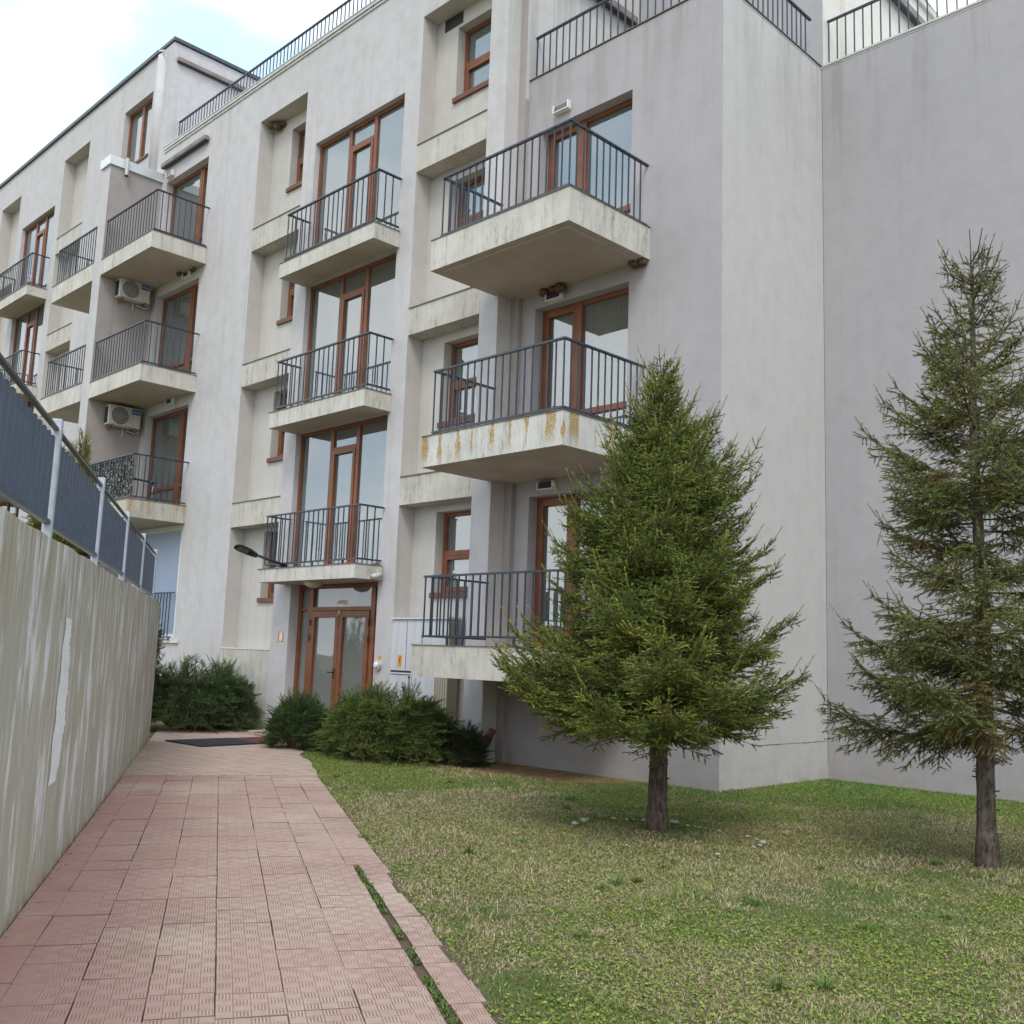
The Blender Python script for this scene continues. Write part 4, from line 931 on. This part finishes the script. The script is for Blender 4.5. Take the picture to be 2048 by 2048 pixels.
def spruce(base,height,prof,seed,label,trunk_r,bare,top_xy=(0,0),density=1.0,olds=.2,green=(.075,.115,.028),tip=(.13,.15,.03),old=(.13,.10,.035),sparse=None,droop=0.,whorl=.16,per_m=230,side_scale=None,extras=(),long_leader=False):
    rng=np.random.default_rng(seed); tr=thing('spruce_tree',label,'spruce',base)
    bx,by,bz=base
    tp=[];rad=[]
    for i in range(15):
        s=i/14; tp.append((bx+top_xy[0]*s+.02*math.sin(s*9+seed),by+top_xy[1]*s+.02*math.cos(s*7),bz-.05+height*s)); rad.append(trunk_r*(1-s)**.8*(1.25 if i==0 else 1)+.006)
    q=MB(); 
    # finer lower trunk for bark relief
    pts=[];rr=[]
    for i in range(60):
        s=i/59; f=s*14; k=min(13,int(f)); w_=f-k
        pts.append(tuple(tp[k][j]*(1-w_)+tp[k+1][j]*w_ for j in range(3))); rr.append(rad[k]*(1-w_)+rad[k+1]*w_)
    q.tube(pts,rr,16,seed=seed)
    for i in range(26):       # branch stubs on the bare stem
        z=rng.uniform(.15,bare+.3); a=rng.uniform(0,6.28); p=Vector((bx,by,bz+z)); d=Vector((math.cos(a),math.sin(a),.15)); q.tube([p+d*trunk_r*.7,p+d*(trunk_r+rng.uniform(.01,.05))],[.009,.006],5)
    br=MB()
    S=[]
    G=np.array(green);TI=np.array(tip);O=np.array(old)
    zs=[]; z=bare
    while z<height-.12:
        zs.append(z); z+=whorl*(1-.35*z/height)*rng.uniform(.85,1.15)
    zs_p=np.array([p[0] for p in prof]); rs_p=np.array([p[1] for p in prof])
    def R_(z): return np.interp(z,zs_p,rs_p)
    def spray(o,d,upv,L,lvl,colr,dens=1.):
        """axis with side shoots in the plane (d, side)"""
        side=nrm(np.cross(d,upv))
        n=max(2,int(L/(.058/dens)))
        for i in range(n):
            s=(i+rng.random()*.6+.3)/n
            for sg in (-1,1):
                if rng.random()<.10: continue
                l=(1-s)*L*.40+rng.uniform(.055,.105)
                a=rng.uniform(.75,1.05); dd=nrm(d*math.cos(a)+side*sg*math.sin(a)+upv*rng.normal(.0,.18)-np.array([0,0,droop*rng.random()]))
                S.append((*(o+d*L*s),*dd,l,*(colr*(1-.0)+ (TI-colr)*max(0,rng.normal(.15,.2)))))
        S.append((*o,*d,L+.03,*colr))
    allb=[]
    for z in zs:
        nb=rng.integers(5,7) if z<height*.8 else rng.integers(4,6)
        a0=rng.random()*6.28
        for b in range(int(nb*density+.5)):
            az=a0+b*6.283/nb+rng.normal(0,.2)
            allb.append((z+rng.normal(0,.03),az,1.))
        for b in range(int(2*density)): allb.append((z+rng.uniform(.02,whorl*.9),rng.random()*6.28,.7))
    for e in extras: allb.append(e)
    wf={}
    for z,az,ls in allb:
        rel=z/height; kf=(int(z/.45),int((az%6.283)/1.05)); wf.setdefault(kf,(rng.uniform(.86,1.14),rng.uniform(.82,1.2))); ls=ls*wf[kf][0]; bright=wf[kf][1]
        if sparse and rng.random()<np.interp(z,[a for a,_ in sparse],[b for _,b in sparse]): continue
        pt=np.array([bx+top_xy[0]*rel,by+top_xy[1]*rel,bz+z])
        hd=np.array([math.cos(az),math.sin(az),0.])
        slope=np.interp(rel,[.12,.2,.3,.6,.9],[-.28,-.12,-.02,.20,.85]); curl=np.interp(rel,[.12,.2,.5,.9],[.42,.34,.30,.35])
        Lr=R_(min(height,z+(slope+curl)*R_(z)*.6))
        sf=1.0
        if side_scale is not None: sf=side_scale(az,z)
        Lh=max(.10,Lr*ls*sf*rng.uniform(.74,1.0))
        if rel>.93: Lh=max(.08,Lh)
        n=max(3,int(Lh/.058)); pts=[]
        wv=rng.normal(0,.12)
        perp=np.array([-hd[1],hd[0],0])
        for i in range(n+1):
            s=i/n; pts.append(pt+hd*Lh*s+perp*wv*Lh*s*s+np.array([0,0,Lh*(slope*s+curl*s*s*s)-droop*.25*Lh*s]))
        br.tube([tuple(p) for p in pts],[max(.0035,.011*Lh**.7*(1-i/(n+1.))+.002) for i in range(n+1)],5)
        upv=np.array([0,0,1.])
        for i in range(1,n+1):
            s=i/n
            if s<.18 and Lh>.4: continue
            d=nrm(pts[i]-pts[i-1]); side=nrm(np.cross(d,upv)); u_=np.cross(side,d)
            for sg in (-1,1):
                if rng.random()<.06: continue
                l2=min(.42,(1-s)*Lh*.62+.075)*rng.uniform(.75,1.2)
                a=rng.uniform(.70,1.0)
                dd=nrm(d*math.cos(a)+side*sg*math.sin(a)+u_*rng.normal(.05,.28)-upv*droop*.7*rng.random())
                inner=s<.55
                colr=G*(rng.uniform(.75,1.2))*bright if not (inner and rng.random()<olds) else O*rng.uniform(.7,1.1)
                if rng.random()<.12: colr=TI*rng.uniform(.8,1.1)
                if l2>.11: spray(pts[i],dd,nrm(u_),l2,2,colr,1.)
                else: S.append((*pts[i],*dd,l2+.02,*colr))
            if droop and rng.random()<.5*droop+.1:   # hanging twigs
                S.append((*pts[i],*nrm(np.array([rng.normal(0,.3),rng.normal(0,.3),-1.])),rng.uniform(.08,.22),*(O*rng.uniform(.6,1.2))))
            S.append((*pts[i-1],*d,np.linalg.norm(pts[i]-pts[i-1])+.01,*G))
        # leading shoots at the tip, some reaching up
        dt=nrm(pts[-1]-pts[-2])
        S.append((*pts[-1],*nrm(dt+np.array([0,0,.5])),rng.uniform(.13,.24),*TI))
        if rng.random()<.6: S.append((*pts[-2],*nrm(dt+np.array([rng.normal(0,.2),rng.normal(0,.2),1.0])),rng.uniform(.10,.17),*TI))
        if rng.random()<.5: S.append((*pts[-1],*nrm(dt+np.array([0,0,1.2])),rng.uniform(.07,.14),*TI))
    # leader
    for i in range(7):
        z=height-.30+i*.045; a=rng.random()*6.28
        for k in range(2): a+=3.0; S.append((bx+top_xy[0],by+top_xy[1],bz+z,*nrm(np.array([math.cos(a),math.sin(a),.7])),.10*(1-i/9)+.03,*G))
    S.append((bx+top_xy[0],by+top_xy[1],bz+height-.3,0,0,1,.30,*(TI*.8)))
    if long_leader:
        tx_,ty_=bx+top_xy[0],by+top_xy[1]
        br.tube([(tx_,ty_,bz+height-.1),(tx_+.005,ty_,bz+height+.18),(tx_,ty_,bz+height+.36)],[.008,.006,.004],6)
        for a,l,z0 in ((2.4,.22,.0),(-.75,.25,.0),(2.3,.34,-.28),(-.7,.36,-.3),(-.9,.42,-.38),(2.5,.38,-.55),(1.,.3,-.2),(4.,.3,-.2)):
            ca,sa=math.cos(a),math.sin(a); p0=(tx_,ty_,bz+height+z0+.04); p1=(tx_+ca*l*.55,ty_+sa*l*.55,p0[2]+l*.22); p2=(tx_+ca*l*.9,ty_+sa*l*.9,p0[2]+l*.95)
            br.tube([p0,p1,p2],[.007,.006,.004],5)
            v_=np.array(p1)-np.array(p0); S.append((*p0,*nrm(v_),np.linalg.norm(v_),*G))
            for k in range(3): f_=(k+1)/4; S.append((*(np.array(p0)*(1-f_)+np.array(p1)*f_),*nrm(v_+np.array([rng.normal(0,.12),rng.normal(0,.12),.05])),.09,*G))
    S=np.array(S,float)
    Vv,Ff,Cc=needles(S,rng,per_m,.0195,.0066,.95)
    n_=bpy.data.materials.get('spruce_bark')
    if n_ is None:
        n=NT('spruce_bark',.95,.1); c=n.mix(n.mr(n.noise(n.scale(n.P,(1,1,.35)),28,5,.7),.35,.65),(.05,.036,.028),(.20,.16,.13)); c=n.mix(n.mr(n.noise(n.P,5,3),.5,.7,0,.6),c,(.25,.22,.19)); n.col(c); n.bump(n.noise(n.scale(n.P,(1,1,.3)),40,5,.75),1.,.02); n_=n.m
    q.build('trunk',n_,tr,True); br.build('limbs',n_,tr)
    fast_mesh('crown',Vv,Ff,M['needle'],Cc,tr,base)
    print('spruce shoots',len(S),'tris',len(Ff))
# nearer spruce: profile of height above ground -> radius
rtv=np.array([.7071,.7071])      # image right
def ss1(az,z):
    r_=math.cos(az)*.7071+math.sin(az)*.7071      # +1 right in the picture, -1 left
    if z<2.0: return 1.02-.10*r_
    if z<2.4: return 1.0+.04*r_
    return 1+.06*r_
spruce((-5.9,7.96,0),4.40,[(.7,.95),(.95,1.32),(1.2,1.50),(1.55,1.46),(1.85,1.30),(2.1,1.12),(2.5,1.03),(3.0,.98),(3.4,.84),(3.8,.58),(4.1,.38),(4.35,.18),(4.6,.06)],5,
  'dense bright green spruce standing in the lawn in front of the balconies',.088,.93,(-.02,-.02),1.12,.10,green=(.135,.190,.040),tip=(.36,.36,.075),old=(.22,.18,.06),side_scale=ss1,whorl=.150,per_m=330)
def ss2(az,z):
    r_=math.cos(az)*.7071+math.sin(az)*.7071
    return 1.0
spruce((-3.23,8.85,0),5.10,[(.8,.9),(1.1,1.25),(1.5,1.42),(1.9,1.30),(2.25,1.12),(2.5,.86),(3.0,.92),(3.5,1.02),(3.95,.90),(4.3,.66),(4.7,.45),(5.0,.26),(5.3,.12),(5.5,.05)],17,
  'sparser blue green spruce with hanging brown twigs at the right edge of the lawn',.074,1.12,(.0,-.0),.66,.5,green=(.150,.185,.062),tip=(.25,.28,.085),old=(.25,.18,.07),
  sparse=[(0,.1),(1.6,.15),(2.3,.52),(2.9,.35),(3.5,.18),(5,.2)],droop=.55,side_scale=ss2,whorl=.18,per_m=330,long_leader=True)

def bush(base,rx,ry,h,seed,label,nst,green,tip,name='juniper_bush',cat='juniper bush',group=None,spread=1.0,fine=.05,upr=.06,lean=(0,0),nl=.016,nww=.0055,per_m=260):
    rng=np.random.default_rng(seed); tr=thing(name,label,cat,base,group); S=[]; bx,by,bz=base; G=np.array(green); TI=np.array(tip); br=MB()
    for i in range(nst):
        az=rng.random()*6.283; el=math.asin(rng.random()**1.15*.98+.005)
        rr=rng.uniform(.55,1.0)**.6
        tgt=np.array([bx+math.cos(az)*math.cos(el)*rx*rr+lean[0]*rr,by+math.sin(az)*math.cos(el)*ry*rr+lean[1]*rr,bz+.06+math.sin(el)*h*rr])
        st=np.array([bx+math.cos(az)*.35*rx,by+math.sin(az)*.35*ry,bz+.0])
        n=8; pts=[]
        midz=rng.uniform(.15,.4)*h*(1 if el<.8 else .25)
        for k in range(n+1):
            s=k/n; p=st*(1-s)+tgt*s; p=p+np.array([0,0,midz*math.sin(math.pi*s)]); pts.append(p)
        br.tube([tuple(p) for p in pts],[.012*(1-k/(n+1))+.002 for k in range(n+1)],4)
        col0=G*rng.uniform(.65,1.25)
        if rng.random()<.30: col0=TI*rng.uniform(.8,1.1)
        for k in range(3,n+1):
            d=nrm(pts[k]-pts[k-1]+np.array([0,0,.03])); up_=np.array([0,0,1.]); side=nrm(np.cross(d,up_)+rng.normal(0,.3,3)); 
            for j in range(4):
                a=rng.uniform(.35,.8); sg=1 if j%2 else -1
                dd=nrm(d*math.cos(a)+side*sg*math.sin(a)+up_*rng.normal(upr*.5,.2)); l=rng.uniform(.10,.22)*(1.15-.4*k/n)
                o_=pts[k]+(pts[k-1]-pts[k])*rng.random()
                S.append((*o_,*dd,l,*col0))
                for m_ in range(4):
                    a2=rng.uniform(.4,.8); s2=nrm(np.cross(dd,rng.normal(0,1,3))); d3=nrm(dd*math.cos(a2)+s2*math.sin(a2)); S.append((*(o_+dd*l*rng.uniform(.3,.95)),*d3,rng.uniform(.04,.09),*(col0+(TI-col0)*rng.random()*.5)))
        dT=nrm((pts[-1]-pts[-4])*np.array([1,1,.25])+np.array([rng.normal(0,.03),rng.normal(0,.03),.03+.10*upr])); lT=rng.uniform(.14,.30); S.append((*pts[-1],*dT,lT,*TI)); sdd=nrm(np.cross(dT,np.array([0,0,1.])))
        for m_ in range(10):
            f_=(m_+.5)/10; sg=1 if m_%2 else -1; d3=nrm(dT*.8+sdd*sg*.6+np.array([0,0,rng.normal(.08,.15)])); S.append((*(pts[-1]+dT*lT*f_),*d3,(1-f_)*.11+.03,*(col0+(TI-col0)*rng.random())))
    S=np.array(S,float); Vv,Ff,Cc=needles(S,rng,per_m,nl,nww,.65)
    fast_mesh('foliage',Vv,Ff,M['juni'],Cc,tr,base); br.build('stems',bpy.data.materials['spruce_bark'],tr); print(name,len(S),len(Ff))
JG='juniper shrubs by the entrance'
bush((-18.05,9.75,0),1.2,1.5,1.22,31,'big dark juniper between the end of the retaining wall and the entrance',430,(.06,.12,.048),(.12,.20,.07),group=JG)
bush((-13.95,9.35,0),.50,.48,.74,32,'small rounded juniper at the corner of the paving before the door',200,(.06,.115,.045),(.10,.17,.06),group=JG)
bush((-12.35,9.75,0),1.3,.85,.98,33,'wide feathery juniper in front of the meter cabinets',430,(.08,.145,.045),(.20,.26,.06),group=JG,lean=(.1,0))
bush((-11.2,10.15,-.05),.55,.35,.55,34,'low dark juniper tuft under the ground floor balcony beside the pipe',70,(.03,.05,.026),(.045,.075,.03),group=JG)
bush((-17.75,8.45,0),.32,.32,2.5,35,'upright juniper rising behind the end of the retaining wall',80,(.05,.09,.035),(.09,.14,.05),group=JG,upr=.9)
bush((-13.32,5.1,2.12),.42,.42,2.15,36,'golden green conical thuja behind the slatted fence',260,(.13,.14,.025),(.30,.25,.03),name='thuja_tree',cat='thuja',upr=1.)

# ---- grass
rng=np.random.default_rng(77)
def vnoise(x,y,sc,seed):
    r_=np.random.default_rng(seed); G=r_.random((64,64)); X_=x*sc%63; Y_=y*sc%63; i=np.floor(X_).astype(int); j=np.floor(Y_).astype(int); f=X_-i; g=Y_-j; f=f*f*(3-2*f); g=g*g*(3-2*g)
    return (G[i,j]*(1-f)*(1-g)+G[(i+1)%64,j]*f*(1-g)+G[i,(j+1)%64]*(1-f)*g+G[(i+1)%64,(j+1)%64]*f*g)
def lawn_points(n):
    # sample in camera polar space so that density follows the visible area
    d=2.6*(17/2.6)**rng.random(n); d=np.sqrt(rng.uniform(2.6**1.2,17.5**1.2,n)**(2/1.2))
    a=np.radians(rng.uniform(-92,-4,n)) # heading from +y, negative to -x
    x=np.sin(a)*d; y=np.cos(a)*d
    t=x*TV.x+y*TV.y; k=x*NV.x+y*NV.y
    edge=1.25+.09*(vnoise(x+50,y+50,4,3)-.5)-.03*rng.random(n)
    ok=(k>edge)&(t>-2)
    ok&=~((x>-7.2)&(y>13.73)); ok&=~((x<-7.2)&(y>10.95)); ok&=~((x<-10.9)&(y>10.55)); ok&=~((x<-13.2)&(y>9.4)); ok&=~(x<-14.2)
    return x[ok],y[ok]
x,y=lawn_points(1000000)
p_e=lambda x,y: vnoise(x+50,y+50,3.1,14)
bareM=np.clip((y-np.interp(x,[-11,-9,-8.6,-8.2],[9.7,9.6,10.3,10.95])-.25*(p_e(x,y)-.5))/.25,0,1)*(x<-8.2)
keep=rng.random(len(x))>bareM*.96; x=x[keep];y=y[keep]
N=len(x)
p1=vnoise(x+50,y+50,.55,1); p2=vnoise(x+50,y+50,1.7,2); p3=vnoise(x+50,y+50,5.5,4); p4=vnoise(x+50,y+50,16,5)
dist=np.hypot(x,y)
straw=.42*p1+.30*p2+.22*p3+.15*p4
dry=np.exp(-((dist-8.8)/1.6)**2)*.20                       # dry belt under the spruces
straw=straw+dry
grn=np.exp(-(((x+6.4)/1.5)**2+((y-12.9)/.9)**2)); straw-=grn*.8
straw-=np.clip((7.0-dist)/2.5,0,1)*.08
rv=rng.random(N)
isst=rv<np.clip((straw-.452)*4.2,.07,.75)
col=np.zeros((N,3))
g1=np.array([.115,.205,.042]);g2=np.array([.27,.31,.06]);s1=np.array([.52,.43,.29]);s2=np.array([.34,.26,.16])
m=rng.random(N)[:,None]; yg=np.clip(vnoise(x+50,y+50,1.1,8)*1.6-.3,0,1)[:,None]
cg=g1*(1-yg*m)+g2*(yg*m); cg=cg*(1-grn[:,None]*.3)+np.array([.05,.16,.03])*grn[:,None]*.5
cs=s1*m+s2*(1-m)
col=np.where(isst[:,None],cs,cg)*(.75+.5*rng.random(N))[:,None]
tuft=(vnoise(x+50,y+50,2.6,9)>.72)
hgt=(.011+.018*rng.random(N))*(1+1.0*tuft)*(1+grn*.8); hgt=np.where(isst,hgt*1.15,hgt)
wid=(.0010+.0011*rng.random(N))*(1+.08*dist)
tilt=np.where(isst,rng.uniform(.5,1.45,N),rng.uniform(.2,1.15,N)); az=rng.random(N)*6.2832
L=hgt*np.where(isst,1.05,1.)
dx=np.cos(az)*np.sin(tilt);dy=np.sin(az)*np.sin(tilt);dz=np.cos(tilt)
base=np.c_[x,y,np.array([gz(a,b) for a,b in zip(x,y)])+.001]
az2=rng.random(N)*6.2832; wx=np.cos(az2)*wid;wy=np.sin(az2)*wid; W3=np.c_[wx,wy,np.zeros(N)]
mid=base+np.c_[dx*.5,dy*.5,dz*.62]*L[:,None]; tip_=base+np.c_[dx*1.05,dy*1.05,dz*.9+.0]*L[:,None]
Vg=np.stack([base-W3,base+W3,mid+W3*.7,mid-W3*.7,tip_],1).reshape(-1,3)
b=np.arange(N)[:,None]*5; Fg=np.concatenate([b+np.array([[0,1,2]]),b+np.array([[0,2,3]]),b+np.array([[3,2,4]])])
Cg=np.repeat(col,5,axis=0)
# flat broad leaves (clover, moss) close to the soil
x2,y2=lawn_points(260000); keep=vnoise(x2+50,y2+50,1.1,8)+.35*rng.random(len(x2))>.48; x2=x2[keep];y2=y2[keep]; k2=rng.random(len(x2))>np.clip((y2-np.interp(x2,[-11,-9,-8.6,-8.2],[9.6,9.5,10.2,10.9]))/.25,0,1)*(x2<-8.2); x2=x2[k2];y2=y2[k2]; N2=len(x2)
sz=.006+.008*rng.random(N2); a=rng.random(N2)*6.28; zz=.006+.018*rng.random(N2)-.015
ca=np.cos(a)*sz; sa=np.sin(a)*sz; tl=(rng.random((N2,3))-.5)*.010
q0=np.c_[x2+ca,y2+sa,zz+tl[:,0]];q1=np.c_[x2-sa*.7,y2+ca*.7,zz+tl[:,1]];q2_=np.c_[x2-ca,y2-sa,zz+tl[:,2]];q3=np.c_[x2+sa*.7,y2-ca*.7,zz]
V2=np.stack([q0,q1,q2_,q3],1).reshape(-1,3); b2=len(Vg)+np.arange(N2)[:,None]*4; F2=np.concatenate([b2+np.array([[0,1,2]]),b2+np.array([[0,2,3]])])
yy=rng.random(N2)[:,None]; c2=(np.array([.125,.215,.045])*(1-yy)+np.array([.30,.32,.06])*yy)*(.7+.5*rng.random(N2))[:,None]
# weeds in the open joint and along the wall
x3=[];y3=[]
for i in range(2600):
    t=rng.uniform(3.2,7.6); k=1.066+rng.normal(0,.012)
    if vnoise(np.array([t*3.]),np.array([1.]),1.3,21)[0]<.42: continue
    p=TK(t,k); x3.append(p[0]);y3.append(p[1])
x3=np.array(x3);y3=np.array(y3);N3=len(x3); az=rng.random(N3)*6.28; l3=rng.uniform(.012,.035,N3); dirs=np.c_[np.cos(az)*.8,np.sin(az)*.8,rng.uniform(.2,.9,N3)]*l3[:,None]; pw=np.c_[-np.sin(az),np.cos(az),np.zeros(N3)]*.004; b3=np.c_[x3,y3,np.full(N3,.0)]
V3=np.stack([b3-pw*.5,b3+dirs*.6+pw,b3+dirs,b3+dirs*.6-pw],1).reshape(-1,3); o3=len(Vg)+len(V2)+np.arange(N3)[:,None]*4; F3_=np.concatenate([o3+np.array([[0,1,2]]),o3+np.array([[0,2,3]])]); c3=np.tile(np.array([[.09,.14,.03]]),(N3,1))*(.6+.8*rng.random(N3))[:,None]
# taller tufts scattered in the lawn
tx_,ty_=lawn_points(260); keep=(ty_<9.3); tx_=tx_[keep][:48];ty_=ty_[keep][:48]
tx_=np.r_[tx_,-4.62];ty_=np.r_[ty_,5.62]
nb=70; ti=np.repeat(np.arange(len(tx_)),nb); M4=len(ti); a4=rng.random(M4)*6.28; r4=rng.random(M4)*.045
x4=tx_[ti]+np.cos(a4)*r4; y4=ty_[ti]+np.sin(a4)*r4; l4=rng.uniform(.035,.095,M4)*(rng.uniform(.6,1.3,len(tx_))[ti]); t4=rng.uniform(.1,.95,M4)
d4=np.c_[np.cos(a4)*np.sin(t4),np.sin(a4)*np.sin(t4),np.cos(t4)]; w4=np.c_[-np.sin(a4),np.cos(a4),np.zeros(M4)]*.0022; b4=np.c_[x4,y4,np.full(M4,-.013)]
m4=b4+d4*(l4*.55)[:,None]; e4=b4+d4*l4[:,None]*.95+np.c_[np.cos(a4),np.sin(a4),-.5*np.ones(M4)]*(l4*.22)[:,None]
V4=np.stack([b4-w4,b4+w4,m4+w4*.8,m4-w4*.8,e4],1).reshape(-1,3); o4=len(Vg)+len(V2)+len(V3)+np.arange(M4)[:,None]*5; F4=np.concatenate([o4+np.array([[0,1,2]]),o4+np.array([[0,2,3]]),o4+np.array([[3,2,4]])])
tc4=np.where(rng.random(len(tx_))<.3,1,0)[ti][:,None]; c4=(np.array([.125,.195,.05])*(1-tc4)+np.array([.40,.35,.2])*tc4)*(.7+.6*rng.random(M4))[:,None]
go=fast_mesh('grass',np.concatenate([Vg,V2,V3,V4]),np.concatenate([Fg,F2,F3_,F4]),M['blade'],np.concatenate([Cg,np.repeat(c2,4,axis=0),np.repeat(c3,4,axis=0),np.repeat(c4,5,axis=0)]),None,(0,0,0))
go['kind']='stuff'; go['label']='short patchy lawn of green and straw coloured grass'; go['category']='grass'
print('grass blades',N,N2,N3)
